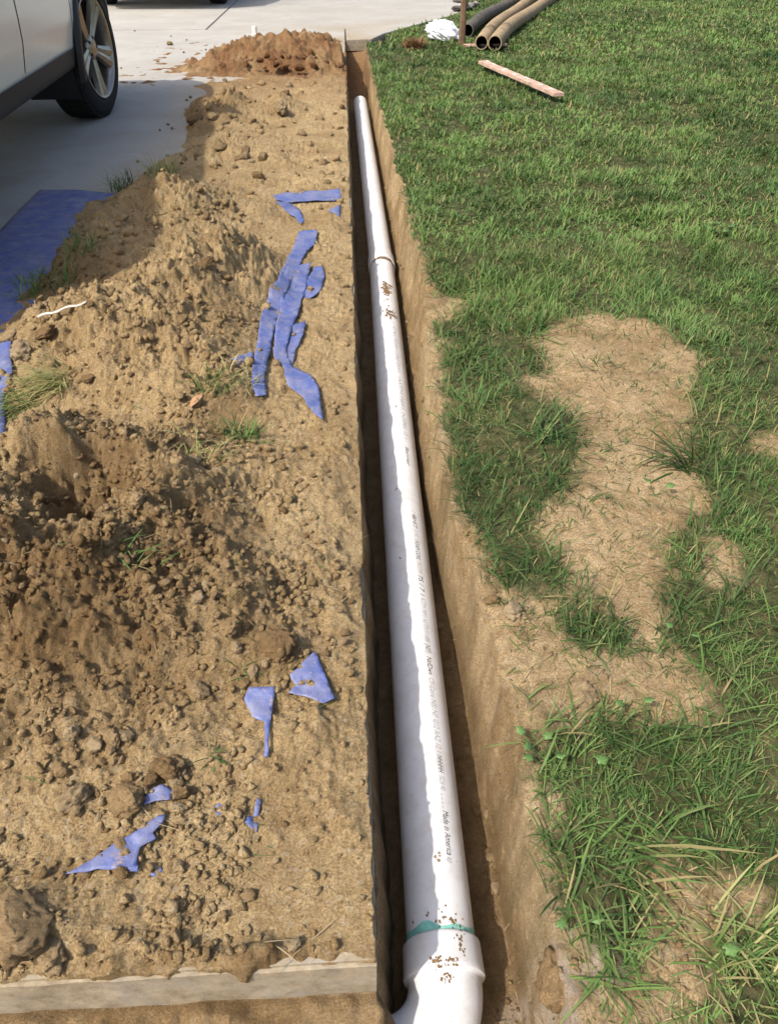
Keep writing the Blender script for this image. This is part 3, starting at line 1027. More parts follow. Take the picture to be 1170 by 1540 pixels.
def heap_crumbs():
    n = 29000
    px = RNG.uniform(-20, 575, n * 2); py = 120 + (1500 - 120) * RNG.random(n * 2) ** .9
    xs = []; ys = []
    for a, b in zip(px, py):
        x, y = at(a, b, .04); xs.append(x); ys.append(y)
    x = np.array(xs); y = np.array(ys)
    z = heap_z(x, y)
    dens = np.clip(.22 + 1.3 * fbm(x, y, .17, 3, 701) + 1.9 * gsum(BUMPS, x, y), .16, 1)
    thin = sstep(.06, .008, gsum(BUMPS, x, y) + .03 * fbm(x, y, .2, 3, 23))
    dens = dens * (1 - .72 * thin)
    k = (z > .002) & (x < EDGE_X - .006) & (y > SLAB_Y + .01) & (y < 7.4) & (RNG.random(len(x)) < dens)
    x, y, z = x[k], y[k], z[k]
    dist = np.sqrt(x ** 2 + y ** 2 + .9)
    s = (.0013 + .0075 * RNG.random(len(x)) ** 6.5) * (0.55 + .45 * dist)
    d = np.clip(gsum(DAMP_SHADE, x, y), 0, 1)
    crumbs('soil_crumbs', 'loose soil crumbs strewn over the heap', np.stack([x, y, z + s * .35], -1), s, np.clip(d + RNG.normal(.12, .22, len(x)), 0, 1), 1)


heap_crumbs()


def lawn_crumbs():
    n = 9000
    x = RNG.uniform(.03, 1.1, n); y = .36 + 3.2 * RNG.random(n) ** 1.5
    z = earth_z(x, y); b = bareness(x, y)
    k = (b > .5) & (RNG.random(n) < np.clip(.4 + fbm(x, y, .12, 3, 711), .05, 1))
    k &= (abs(x - PIPE_X - .014) > PIPE_R * 1.1) | (z > -.1)
    x, y, z = x[k], y[k], z[k]
    s = .0012 + .0045 * RNG.random(len(x)) ** 3
    d = np.where(z < -.1, .8, .1)
    crumbs('trench_crumbs', 'loose soil crumbs along the trench and bare lawn patch', np.stack([x, y, z + s * .3], -1), s, np.clip(d + RNG.normal(.1, .2, len(x)), 0, 1), 1)


lawn_crumbs()


# ------------------------------------------------------------------ the pipe run
def build_pipe():
    root = empty('drain_pipe', (PIPE_X, .52, PIPE_Z - PIPE_R))
    tag(root, 'long white plastic drain pipe with an elbow lying in the trench', 'pipe')
    inv = Matrix.Translation(-root.location)

    def part(name, v, f, mat, smooth=True, parent=root, sharp=True):
        p = root.location if parent is root else Vector((0, 0, 0))
        v = [(a[0] - root.location.x, a[1] - root.location.y, a[2] - root.location.z) for a in v]
        o = mesh_obj(name, v, f, mat, smooth=smooth)
        o.parent = parent
        if sharp:
            o.data.set_sharp_from_angle(angle=math.radians(40))
        return o

    JX = PIPE_X + .029; JYY = at(572, 386, PIPE_Z + PIPE_R)[1]
    FXX = PIPE_X + .004; FYY = at(541, 147, PIPE_Z + PIPE_R * .8)[1]
    y0 = at(660, 1398, PIPE_Z + PIPE_R)[1]
    A = Vector((PIPE_X, y0 - .02, PIPE_Z)); B = Vector((JX, JYY + .10, PIPE_Z)); C = Vector((FXX, FYY, PIPE_Z + .004))
    # near length
    pts = [A.lerp(B, i / 40) for i in range(41)]
    v, f = sweep(pts, [PIPE_R] * 41, 56)
    part('pipe_section', v, f, M['pvc'])
    # far length with its bell over the near one
    d = (C - Vector((JX, JYY, PIPE_Z))).normalized(); J = Vector((JX, JYY, PIPE_Z))
    L = (C - J).length
    prof = [(0.012, PIPE_R + .0008), (0.002, PIPE_R + .0010), (0.0, PIPE_R + .003), (0.003, PIPE_R + .0062), (.10, PIPE_R + .0062), (.13, PIPE_R + .001), (.16, PIPE_R)]
    prof += [(.16 + (L - .16) * i / 20, PIPE_R) for i in range(1, 21)]
    prof += [(L, PIPE_R - .006), (L - .15, PIPE_R - .006)]
    v, f = sweep([J + d * s for s, r in prof], [r for s, r in prof], 56)
    # order of sweep needs increasing tangent: build ring by ring instead
    u = Vector((0, 0, 1)).cross(d).normalized(); w = d.cross(u)
    v = []; seg = 56
    for s, r in prof:
        for k in range(seg):
            a = 2 * math.pi * k / seg
            v.append(J + d * s + (u * math.cos(a) + w * math.sin(a)) * r)
    part('pipe_section', [tuple(q) for q in v], f, M['pvc'])
    # elbow: hub, ridge, bend towards the left, second hub
    bend_r = .100
    path = []; rad = []
    def put(p, r): path.append(Vector(p)); rad.append(r)
    RH = PIPE_R + .0075
    put((PIPE_X, y0 - .001, PIPE_Z), PIPE_R + .0004); put((PIPE_X, y0 - .0005, PIPE_Z), PIPE_R + .004); put((PIPE_X, y0 - .003, PIPE_Z), RH - .001)
    put((PIPE_X, y0 - .006, PIPE_Z), RH); put((PIPE_X, y0 - .046, PIPE_Z), RH + .0008); put((PIPE_X, y0 - .0525, PIPE_Z), RH + .0016)
    put((PIPE_X, y0 - .055, PIPE_Z), RH + .0006); put((PIPE_X, y0 - .057, PIPE_Z), PIPE_R + .0040); put((PIPE_X, y0 - .060, PIPE_Z), PIPE_R + .0024)
    yb = y0 - .061
    n = 26
    for i in range(n + 1):
        a = math.pi / 2 * i / n
        put((PIPE_X - bend_r * (1 - math.cos(a)), yb - bend_r * math.sin(a), PIPE_Z), PIPE_R + .002)
    ex = PIPE_X - bend_r; ey = yb - bend_r
    for s, r in ((.004, PIPE_R + .0035), (.006, RH + .001), (.065, RH), (.068, RH - .001), (.07, PIPE_R)):
        put((ex - s, ey, PIPE_Z), r)
    seg = 56; v = []
    for i, (p, r) in enumerate(zip(path, rad)):
        # tangent known by construction
        if i < 9: t = Vector((0, -1, 0))
        elif i < 9 + n + 1:
            a = math.pi / 2 * (i - 9) / n; t = Vector((-math.sin(a), -math.cos(a), 0))
        else: t = Vector((-1, 0, 0))
        uu = t.cross(Vector((0, 0, 1)))
        for k in range(seg):
            a = 2 * math.pi * k / seg
            v.append(p + (uu * math.cos(a) + Vector((0, 0, 1)) * math.sin(a)) * r)
    f = [(i * seg + k, (i + 1) * seg + k, (i + 1) * seg + (k + 1) % seg, i * seg + (k + 1) % seg) for i in range(len(path) - 1) for k in range(seg)]
    part('elbow', [tuple(q) for q in v], f, M['pvc'])
    # the length that goes off under the front of the slab
    v, f = sweep([(ex - .06, ey, PIPE_Z), (ex - .9, ey, PIPE_Z), (ex - 1.8, ey, PIPE_Z)], [PIPE_R - .0002] * 3, 40)
    part('pipe_section', v, f, M['pvc'])
    # green solvent band, ragged
    seg = 90; v = []; f = []
    for k in range(seg):
        a = 2 * math.pi * k / seg
        w1 = .013 + .004 * math.sin(a * 3 + 1) + .001 * random.uniform(-1, 1) + .003 * math.sin(a * 7)
        for s in (0.0, .5, 1.0):
            yy = y0 - .002 + w1 * s
            rr = PIPE_R + .0007 * (1 - .2 * s)
            v.append((PIPE_X + math.cos(a) * rr, yy, PIPE_Z + math.sin(a) * rr))
    for k in range(seg):
        k2 = (k + 1) % seg
        for s in (0, 1):
            f.append((k * 3 + s, k * 3 + s + 1, k2 * 3 + s + 1, k2 * 3 + s))
    o = part('solvent_band', v, f, M['primer']); tag(o, 'smeared green solvent band at the elbow socket')

    # place anything on the near length: (distance y, angle from the top towards the lawn)
    def on_pipe(y, th, lift=.0005, r=PIPE_R):
        t = (y - A.y) / (B.y - A.y)
        cx = A.x + (B.x - A.x) * t if y < JYY else J.x + (C.x - J.x) * ((y - J.y) / (C.y - J.y))
        if y < y0 - .003: cx = PIPE_X
        return (cx + math.sin(th) * (r + lift), y, PIPE_Z + math.cos(th) * (r + lift))

    def pipe_y(py, px=640):
        return at(px, py, PIPE_Z + PIPE_R * .9)[1]

    def lettering(txt, py0, py1, mat, th, height, name='lettering', shear=.25):
        cu = bpy.data.curves.new('lettering_curve', 'FONT')
        cu.body = txt; cu.size = 1.0; cu.shear = shear; cu.resolution_u = 2
        tmp = bpy.data.objects.new('lettering_source', cu); COL.objects.link(tmp)
        dg = bpy.context.evaluated_depsgraph_get()
        me = bpy.data.meshes.new_from_object(tmp.evaluated_get(dg))
        bpy.data.objects.remove(tmp); bpy.data.curves.remove(cu)
        bm = bmesh.new(); bm.from_mesh(me); bpy.data.meshes.remove(me)
        bmesh.ops.triangulate(bm, faces=bm.faces)
        xs = [q.co.x for q in bm.verts]; x0, x1 = min(xs), max(xs)
        ya, yb_ = pipe_y(py0), pipe_y(py1)
        for q in bm.verts:
            t = (q.co.x - x0) / (x1 - x0)
            p = on_pipe(ya + (yb_ - ya) * t, th + (q.co.y - .35) * height / PIPE_R)
            q.co = Vector(p) - root.location
        o = bm_obj(name, bm, mat, root)
        return o

    TH = math.radians(26)
    k = .0175
    lettering('/ 4BHST', 768, 794, M['ink'], TH, k)
    lettering('4" PVC', 797, 808, M['ink_faint'], TH, k)
    lettering('/ FOAM CORE', 810, 842, M['ink'], TH, k)
    lettering('PVC DWV', 845, 863, M['ink_faint'], TH, k)
    lettering('7S / 7 1', 865, 896, M['ink'], TH, k)
    lettering('ASTM F891 ASTM F1488', 898, 966, M['ink_faint'], TH, k)
    lettering('(NSF)', 969, 982, M['ink'], TH, k * 1.05)
    lettering('NsfDwv', 988, 1016, M['ink'], TH, k)
    lettering('CF Core NSI NF', 1020, 1080, M['ink_faint'], TH, k)
    lettering('G12 AAZ 12 1', 1083, 1133, M['ink_faint'], TH, k)
    lettering('/HHHHH', 1135, 1163, M['ink'], TH, k)
    lettering('SCH 40', 1168, 1190, M['ink_faint'], TH, k * .9)
    lettering('....', 1195, 1217, M['ink_faint'], TH, k * .9)
    lettering('Made in America', 1221, 1288, M['ink'], TH, k)
    lettering('ap', 1291, 1300, M['ink_faint'], TH, k)
    lettering('4" PVC FOAM CORE DWV', 490, 560, M['ink_faint'], TH, k)
    lettering('ASTM F891 NSF', 566, 640, M['ink_faint'], TH, k)
    lettering('NSI 12 1', 634, 660, M['ink_faint'], TH, k)
    lettering('Barrier', 672, 700, M['ink'], TH, k * .9)

    # mud smears and specks
    def smear(py, th_deg, w, l, n, seed, name='mud_smear', r=PIPE_R, mat=None, y=None, big=1.0):
        rr = random.Random(seed)
        yc = pipe_y(py) if y is None else y
        v = []; f = []
        for _ in range(n):
            cy = yc + rr.gauss(0, l / 2.2); ct = math.radians(th_deg) + rr.gauss(0, w / 2.2) / r
            s = big * rr.uniform(.0006, .0026) * (1.5 if rr.random() < .15 else 1)
            m = 9; base = len(v)
            v.append(on_pipe(cy, ct, .0016, r))
            for k2 in range(m):
                a = 2 * math.pi * k2 / m; q = s * rr.uniform(.5, 1.35)
                v.append(on_pipe(cy + math.cos(a) * q * 1.25, ct + math.sin(a) * q / r, .0003, r))
            for k2 in range(m):
                f.append((base, base + 1 + k2, base + 1 + (k2 + 1) % m))
        o = part(name, v, f, mat or M['mud'], smooth=True, sharp=False)
        o['kind'] = 'stuff'
        return o

    smear(435, 8, .018, .085, 150, 1, big=2.4); smear(470, 16, .030, .045, 70, 2, big=2.2); smear(500, 22, .002, .004, 4, 3)
    smear(612, 3, .004, .010, 7, 4); smear(735, -18, .004, .008, 5, 5); smear(838, -22, .002, .006, 4, 6)
    smear(1408, 4, .05, .05, 26, 7); smear(1380, 14, .03, .03, 18, 12)
    smear(1290, 2, .006, .01, 6, 13, mat=M['pipe_tan'])
    smear(0, -14, .012, .005, 120, 8, r=RH, y=y0 - .050); smear(0, 8, .014, .005, 120, 9, r=RH, y=y0 - .050)
    smear(0, -12, .007, .010, 60, 14, r=RH, y=y0 - .050)
    smear(0, 24, .010, .022, 22, 10, r=RH, y=y0 - .022); smear(0, 0, .012, .01, 16, 11, r=PIPE_R + .002, y=y0 - .070)
    smear(383, 22, .055, .010, 170, 15, r=PIPE_R, y=JYY - .014, big=2.3)
    smear(225, 0, .02, .5, 24, 16)
    return root


build_pipe()


# ------------------------------------------------------------------ blue tarp scraps
def tarp_piece(img, label, fn=None, bury=.35, lift=.006, ripple=.004, step=.008, seed=0, curl=0.0, name='tarp_scrap'):
    fn = fn or top_z
    rr = random.Random(seed)
    poly = []
    for p in img:
        x, y, z = at_surface(p[0], p[1], fn)
        poly.append((x, y))
    # densify and roughen the outline
    out = []
    n = len(poly)
    for i in range(n):
        a = Vector(poly[i]); b = Vector(poly[(i + 1) % n]); L = (b - a).length
        m = max(1, int(L / step))
        for k in range(m):
            q = a.lerp(b, k / m)
            nrm = Vector((-(b - a).y, (b - a).x)).normalized() if L > 1e-6 else Vector((0, 0))
            out.append(q + nrm * (rr.gauss(0, step * .05) + step * .22 * float(perlin(q.x / (step * 5), q.y / (step * 5), seed + 31))))
    xs = [q.x for q in out]; ys = [q.y for q in out]
    gx = np.arange(min(xs), max(xs), step); gy = np.arange(min(ys), max(ys), step)
    X, Y = np.meshgrid(gx, gy); X = X.ravel() + RNG.uniform(-.2, .2, X.size) * step; Y = Y.ravel() + RNG.uniform(-.2, .2, Y.size) * step
    o2 = [(q.x, q.y) for q in out]
    k = in_poly(X, Y, o2)
    X, Y = X[k], Y[k]
    ring = np.array(o2)
    if len(X):
        dmin = np.sqrt(((X[:, None] - ring[None, :, 0]) ** 2 + (Y[:, None] - ring[None, :, 1]) ** 2)).min(1)
        kk = dmin > step * .45
        X, Y = X[kk], Y[kk]
    coords = [Vector(q) for q in o2] + [Vector((a, b)) for a, b in zip(X, Y)]
    res = delaunay_2d_cdt(coords, [], [list(range(len(o2)))], 1, 1e-6)
    P = np.array([tuple(q) for q in res[0]]); F = [tuple(t) for t in res[2]]
    x, y = P[:, 0], P[:, 1]
    # smooth support: mean of the soil a little around
    z = np.zeros(len(x))
    for k in range(9):
        rd = .010 + .022 * (k % 2) + .012 * (k % 3); an = k * 2.4
        z += fn(x + rd * math.cos(an), y + rd * math.sin(an), False)
    z /= 9
    edge_d = np.sqrt(((x[:, None] - ring[None, :, 0]) ** 2 + (y[:, None] - ring[None, :, 1]) ** 2)).min(1)
    a = rr.uniform(0, 3.14)
    u = x * math.cos(a) + y * math.sin(a)
    size = max(max(xs) - min(xs), max(ys) - min(ys))
    rip = ripple * (.35 * np.sin(u / size * 9 + 3.0 * fbm(x, y, size * .5, 2, seed)) + 1.1 * fbm(x, y, size * .35, 3, seed + 3))
    crease = ripple * 1.2 * np.abs(perlin(x / (size * .22), y / (size * .22), seed + 8))
    buried = bury * .035 * np.clip(fbm(x, y, size * .5, 2, seed + 5), 0, 1)
    z = z + lift * .75 + rip * .7 + crease - buried + curl * np.exp(-(edge_d / .012) ** 2)
    o = mesh_obj(name, np.stack([x, y, z], -1), F, M['tarp'], smooth=True)
    so = o.modifiers.new('thickness', 'SOLIDIFY'); so.thickness = .0007; so.offset = 0
    tag(o, label, 'tarp')
    return o


tarp_piece([(62, 289), (120, 288), (176, 293), (165, 330), (120, 400), (80, 470), (40, 560), (10, 640), (-40, 760), (-220, 760), (-180, 520), (-60, 410), (0, 352), (30, 320)],
           'wide blue tarp sheet on the driveway under the left side of the heap', slab_level, bury=0, lift=.010, ripple=.006, step=.03, seed=2, name='tarp_sheet')
tarp_piece([(411, 297), (450, 289), (519, 287), (521, 304), (470, 305), (440, 308), (416, 303)], 'flat blue tarp strip lying nearest the slab edge in the upper middle', seed=3, step=.014, lift=.012)
tarp_piece([(413, 304), (436, 308), (450, 318), (459, 330), (454, 340), (444, 330), (428, 319)], 'curled blue tarp shred just below the flat strip', seed=4, step=.012, lift=.012)
tarp_piece([(494, 320), (513, 311), (513, 329), (505, 324)], 'tiny blue tarp corner by the slab edge', seed=5, step=.01, lift=.012)
tarp_piece([(450, 352), (478, 350), (474, 368), (462, 380), (448, 410), (436, 440), (424, 475), (411, 510), (404, 545), (399, 575), (402, 600), (386, 601), (379, 575), (384, 535), (391, 495), (402, 462), (418, 425), (436, 385)],
           'long torn blue tarp strip, leftmost of the group', seed=6, ripple=.005, lift=.014, bury=.1, step=.01)
tarp_piece([(433, 405), (468, 401), (462, 430), (452, 470), (438, 505), (431, 535), (441, 556), (468, 570), (480, 590), (486, 641), (474, 630), (456, 605), (432, 585), (428, 560), (412, 540), (414, 505), (422, 470)],
           'torn blue tarp strip ending in a pointed tongue', seed=7, ripple=.005, lift=.018, bury=.1, step=.01)
tarp_piece([(472, 404), (485, 401), (489, 418), (484, 436), (474, 449), (456, 451), (452, 440), (462, 425)], 'rounded blue tarp flap right of the torn strips', seed=8, step=.009, lift=.012)
tarp_piece([(436, 492), (461, 487), (456, 510), (445, 532), (440, 551), (429, 543), (426, 520)], 'lower blue tarp flap with a brass eyelet hole beside the torn strips', seed=9, step=.009, lift=.011)
tarp_piece([(345, 546), (365, 537), (382, 532), (382, 541), (362, 549), (348, 551)], 'thin blue tarp end poking out left of the torn strips', seed=10, step=.008, lift=.012)
tarp_piece([(474, 984), (486, 1010), (505, 1058), (486, 1062), (462, 1055), (436, 1051), (446, 1035), (437, 1022), (454, 1003)], 'triangular blue tarp scrap in front of the big brown clod', seed=11, step=.006, lift=.013, ripple=.0018, bury=.1)
tarp_piece([(375, 1037), (416, 1035), (412, 1065), (406, 1100), (404, 1140), (398, 1140), (400, 1105), (398, 1090), (380, 1083), (368, 1055)], 'blue tarp scrap with a narrow tail left of the triangle', seed=12, step=.006, lift=.010, ripple=.0018, bury=.12)
tarp_piece([(103, 1321), (140, 1298), (180, 1268), (215, 1250), (240, 1232), (252, 1231), (246, 1245), (232, 1258), (238, 1268), (214, 1277), (209, 1296), (210, 1315), (180, 1312), (150, 1311)], 'large pointed blue tarp scrap below the clod cluster', seed=13, step=.006, lift=.013, ripple=.0018, bury=.12)
tarp_piece([(224, 1191), (246, 1184), (262, 1192), (258, 1208), (236, 1210), (216, 1216)], 'small blue tarp scrap right of the clod cluster', seed=14, step=.005, lift=.014, ripple=.002, bury=.1)
tarp_piece([(388, 1203), (393, 1206), (390, 1230), (386, 1253), (374, 1243), (362, 1231), (380, 1228)], 'little upright blue tarp sliver on the flat soil', seed=15, step=.004, lift=.006, ripple=.003)
tarp_piece([(224, 1312), (244, 1306), (244, 1313), (230, 1320)], 'small blue tarp fleck beside the large pointed scrap', seed=16, step=.004, lift=.004, ripple=.001)
tarp_piece([(322, 1215), (334, 1205), (338, 1220), (328, 1228)], 'half buried blue fleck left of the upright sliver', seed=17, step=.004, lift=.003, ripple=.001)
tarp_piece([(-30, 740), (-20, 520), (18, 522), (20, 570), (8, 600)], 'blue tarp end showing between clods at the left edge', seed=18, step=.02, lift=.012)


# ------------------------------------------------------------------ grass
def blades(x, y, z, head, length, width, lean, curl, col, rows=3):
    """ribbons that rise and bend over; returns verts, faces, colours"""
    n = len(x)
    ts = np.linspace(0, 1, rows + 1)
    hx, hy = np.cos(head), np.sin(head)
    sx, sy = -hy, hx
    V = np.empty((n, rows * 2 + 1, 3))
    cx = np.zeros(n); cz = np.zeros(n); cs = np.zeros(n)
    prev = 0
    side = RNG.normal(0, .10, n)
    for i, t in enumerate(ts):
        if i:
            ang = lean + curl * (t - .5 / rows)
            seg = length / rows
            cx = cx + np.sin(ang) * seg; cz = cz + np.cos(ang) * seg; cs = cs + side * seg * t
        px = x + hx * cx + sx * cs; py = y + hy * cx + sy * cs; pz = z + cz
        if i < rows:
            w = width * (0.75 + .5 * t if t < .4 else 1.0 - .75 * (t - .4))
            V[:, i * 2, 0] = px - sx * w / 2; V[:, i * 2, 1] = py - sy * w / 2; V[:, i * 2, 2] = pz
            V[:, i * 2 + 1, 0] = px + sx * w / 2; V[:, i * 2 + 1, 1] = py + sy * w / 2; V[:, i * 2 + 1, 2] = pz
        else:
            V[:, -1, 0] = px; V[:, -1, 1] = py; V[:, -1, 2] = pz
    m = rows * 2 + 1
    tri = []
    for i in range(rows - 1):
        a = i * 2
        tri += [(a, a + 1, a + 3), (a, a + 3, a + 2)]
    tri.append((rows * 2 - 2, rows * 2 - 1, rows * 2))
    F = (np.array(tri)[None] + (np.arange(n) * m)[:, None, None]).reshape(-1, 3)
    tt = np.concatenate([np.repeat(ts[:-1], 2), [1.0]])
    dry_tip = (RNG.random((n, 1, 1)) ** 2.2) * (tt[None, :, None] ** 2) * .75
    C = col[:, None, :] * (1 - dry_tip) + dry_tip * np.array([[[.26, .24, .10]]])
    C = C.reshape(-1, 3)
    return V.reshape(-1, 3), F, C


def grass_cols(x, y, dry=.12, light=0.0):
    n = len(x)
    t = np.clip(.5 + .65 * fbm(x, y, .45, 3, 801) + .5 * fbm(x, y, 1.7, 2, 805) + RNG.normal(0, .28, n), 0, 1)[:, None]
    a = np.array([[.030, .072, .016]]); b = np.array([[.138, .236, .060]])
    c = a * (1 - t) + b * t
    bl = (np.clip(.3 * fbm(x, y, .9, 2, 811) + RNG.normal(0, .2, n), 0, .5))[:, None]
    c = c * (1 - bl) + bl * np.array([[.050, .110, .048]])
    d = RNG.random(n) < dry * np.clip(1 + 1.6 * fbm(x, y, .4, 2, 821), .2, 3)
    s = RNG.random((n, 1))
    straw = (1 - s) * np.array([[.30, .24, .11]]) + s * np.array([[.20, .21, .075]])
    c = np.where(d[:, None], straw, c)
    if light: c = c * (1 + light)
    return c


def build_lawn():
    packs = []
    # bands of distance: (y0, y1, per m2, length range, width)
    bands = [(.30, .75, 36000, (.022, .062), (.0009, .0027)), (.75, 1.25, 31000, (.022, .062), (.0010, .0029)), (1.25, 2.0, 23000, (.024, .062), (.0013, .0034)),
             (2.0, 3.2, 15000, (.030, .062), (.0020, .0044)), (3.2, 5.0, 9500, (.028, .058), (.0038, .007)), (5.0, 8.0, 5600, (.028, .055), (.0055, .0095)), (8.0, 15.0, 2300, (.028, .055), (.010, .016))]
    for (y0, y1, dens, lr, wr) in bands:
        xmax = .20 + .62 * (y1 + .62)
        area = (xmax - .2) * (y1 - y0)
        n = int(area * dens)
        x = RNG.uniform(.2, xmax, n); y = RNG.uniform(y0, y1, n)
        k = x < .25 + .62 * (y + .62)
        x, y = x[k], y[k]
        # keep the far lawn off the walk
        wx = np.interp(y, [p[1] for p in _walk] + [14], [p[0] for p in _walk] + [_walk[-1][0] + .25])
        k = (y < _walk[0][1]) | (x > wx + .02)
        k &= ~((y > FAR_Y - .06) & (x < .46))
        x, y = x[k], y[k]
        b = bareness(x + RNG.normal(0, .010 if y1 < .8 else .022, len(x)), y + RNG.normal(0, .012 if y1 < .8 else .030, len(x)))
        b = np.where(x < rim_x(y) + .004, 1, b)
        dn = .74 + .55 * fbm(x, y, .13, 3, 831) + .25 * fbm(x, y, .9, 2, 841)
        keep = (b < .5) & (RNG.random(len(x)) < np.clip(dn, .25, 1.1))
        keep |= (b > .5) & (x > rim_x(y) + .03) & (RNG.random(len(x)) < .018 + .42 * np.clip(fbm(x, y, .09, 2, 843) - .10, 0, 1))
        x, y = x[keep], y[keep]
        n = len(x)
        z = earth_z(x, y) - .003
        flow = 2.5 * fbm(x, y, .35, 2, 851) + 3.0 * fbm(x, y, .12, 2, 853)
        head = flow * 2.0 + RNG.normal(0, 1.3, n)
        tall = np.clip(.74 + .75 * fbm(x, y, .2, 2, 861), .35, 1.5)
        L = RNG.uniform(lr[0], lr[1], n) * tall * (.85 if y1 < 3 else 1.25)
        Wd = RNG.uniform(wr[0], wr[1], n)
        lean = np.abs(RNG.normal(.6, .45, n)).clip(0, 1.45)
        curl = RNG.uniform(.2, 1.5, n)
        packs.append(blades(x, y, z, head, L, Wd, lean, curl, grass_cols(x, y)))
    # coarse long blades that flop over the rims and into the bare patch
    n = 2600
    x = RNG.uniform(.22, 1.35, n * 4); y = .36 + 2.6 * RNG.random(n * 4) ** 1.4
    b = bareness(x, y)
    near_bare = np.zeros(len(x))
    for dx, dy in ((.04, 0), (-.04, 0), (0, .05), (0, -.05)):
        near_bare = np.maximum(near_bare, bareness(x + dx, y + dy))
    k = (b < .5) & ((near_bare > .5) | (RNG.random(len(x)) < .25))
    x, y = x[k][:n], y[k][:n]
    m = len(x)
    packs.append(blades(x, y, earth_z(x, y), RNG.uniform(0, 6.28, m), RNG.uniform(.05, .11, m), RNG.uniform(.0016, .0046, m), np.abs(RNG.normal(.75, .4, m)), RNG.uniform(.3, 1.3, m), grass_cols(x, y, .10, -.1), 3))
    V = []; F = []; C = []; off = 0
    for v, f, c in packs:
        V.append(v); F.append(f + off); C.append(c); off += len(v)
    o = mesh_obj('lawn_grass', np.concatenate(V), np.concatenate(F), M['grass'], attrs={'col': np.concatenate(C)})
    tag(o, 'green lawn grass right of the trench, worn thin in patches', kind='stuff')


build_lawn()


def build_litter():
    # dead straw and clippings lying on bare soil
    packs = []
    n = 3600
    x = RNG.uniform(.27, 1.15, n); y = .33 + 2.2 * RNG.random(n) ** 1.3
    k = (bareness(x, y) > .5) & (x > rim_x(y) + .005)
    x, y = x[k], y[k]; m = len(x)
    c = np.where(RNG.random((m, 1)) < .62, np.array([[.36, .28, .15]]) * RNG.uniform(.6, 1.3, (m, 1)), np.array([[.07, .13, .03]]) * RNG.uniform(.7, 1.4, (m, 1)))
    packs.append(blades(x, y, earth_z(x, y) + .003, RNG.uniform(0, 6.28, m), RNG.uniform(.012, .055, m), RNG.uniform(.0010, .0026, m), RNG.normal(1.5, .12, m), RNG.normal(.05, .2, m), c))
    n = 800
    x = RNG.uniform(-1.1, EDGE_X, n); y = SLAB_Y + .02 + 3.2 * RNG.random(n) ** 1.5
    z = heap_z(x, y)
    k = (z > .003) & (RNG.random(n) < np.clip(.35 + 1.2 * fbm(x, y, .25, 2, 871), 0, 1))
    x, y, z = x[k], y[k], z[k]; m = len(x)
    c = np.where(RNG.random((m, 1)) < .75, np.array([[.40, .31, .18]]) * RNG.uniform(.5, 1.2, (m, 1)), np.array([[.09, .15, .04]]) * RNG.uniform(.7, 1.4, (m, 1)))
    packs.append(blades(x, y, z + .003, RNG.uniform(0, 6.28, m), RNG.uniform(.012, .06, m), RNG.uniform(.0008, .0020, m), RNG.normal(1.45, .15, m), RNG.normal(.1, .3, m), c))
    # fine roots in the trench walls
    n = 220
    y = .36 + 5 * RNG.random(n) ** 1.4
    x = rim_x(y) - RNG.uniform(.0, .045, n); z = earth_z(x, y)
    c = np.array([[.40, .30, .18]]) * RNG.uniform(.5, 1.2, (n, 1))
    packs.append(blades(x, y, z, math.pi + RNG.normal(0, .8, n), RNG.uniform(.008, .03, n), RNG.uniform(.0005, .0010, n), RNG.normal(1.9, .5, n), RNG.normal(.6, .6, n), c))
    V = []; F = []; C = []; off = 0
    for v, f, cc in packs:
        V.append(v); F.append(f + off); C.append(cc); off += len(v)
    o = mesh_obj('straw_litter', np.concatenate(V), np.concatenate(F), M['grass'], attrs={'col': np.concatenate(C)})
    tag(o, 'dry straw and grass clippings lying on the bare soil', kind='stuff')


build_litter()


def tuft(px, py, n, label, length=(.05, .11), width=(.002, .0045), spread=.03, lean=.7, dry=.3, head=None, cat='grass tuft', group=None, straw=False, mat=None, name='grass_tuft'):
    x0, y0, z0 = at_surface(px, py, top_z)
    x = RNG.normal(0, spread, n).clip(-1.5 * spread, 1.5 * spread); y = RNG.normal(0, spread, n).clip(-1.5 * spread, 1.5 * spread)
    z = top_z(x + x0, y + y0) - z0 - .003
    h = RNG.uniform(0, 6.28, n) if head is None else RNG.normal(head, .55, n)
    if straw:
        s = RNG.random((n, 1)); c = (1 - s) * np.array([[.42, .34, .17]]) + s * np.array([[.20, .26, .08]])
    else:
        c = grass_cols(x + x0, y + y0, dry, -.1)
    v, f, c = blades(x, y, z, h, RNG.uniform(length[0], length[1], n), RNG.uniform(width[0], width[1], n), np.abs(RNG.normal(lean, .3, n)), RNG.uniform(.2, 1.2, n), c)
    o = mesh_obj(name, v, f, mat or M['grass'], attrs={'col': c})
    o.location = (x0, y0, z0)
    tag(o, label, cat, group)
    return o


tuft(95, 575, 150, 'straw coloured grass clump with hanging roots on the left of the heap', (.08, .17), (.002, .004), .022, 1.0, head=math.radians(215), straw=True)
tuft(40, 610, 90, 'greenish end of the clump hanging down at the left edge', (.06, .13), (.002, .004), .03, 1.0, head=math.radians(220), dry=.4)
tuft(185, 285, 70, 'green tuft at the tarp corner on the driveway side', (.06, .13), (.003, .005), .035, .5, dry=.2)
tuft(245, 262, 110, 'withered tuft on top of the far mound', (.06, .14), (.003, .005), .045, .7, dry=.7, straw=True)
tuft(65, 425, 110, 'dark tuft in the shade beside the blue tarp', (.06, .14), (.003, .005), .07, .8, dry=.15)
tuft(125, 375, 70, 'thin tuft above the shaded one on the heap side', (.06, .13), (.003, .005), .04, .8, dry=.4)
tuft(320, 580, 60, 'yellow green tuft left of the torn tarp strips', (.05, .09), (.002, .0045), .028, .7, dry=.2)
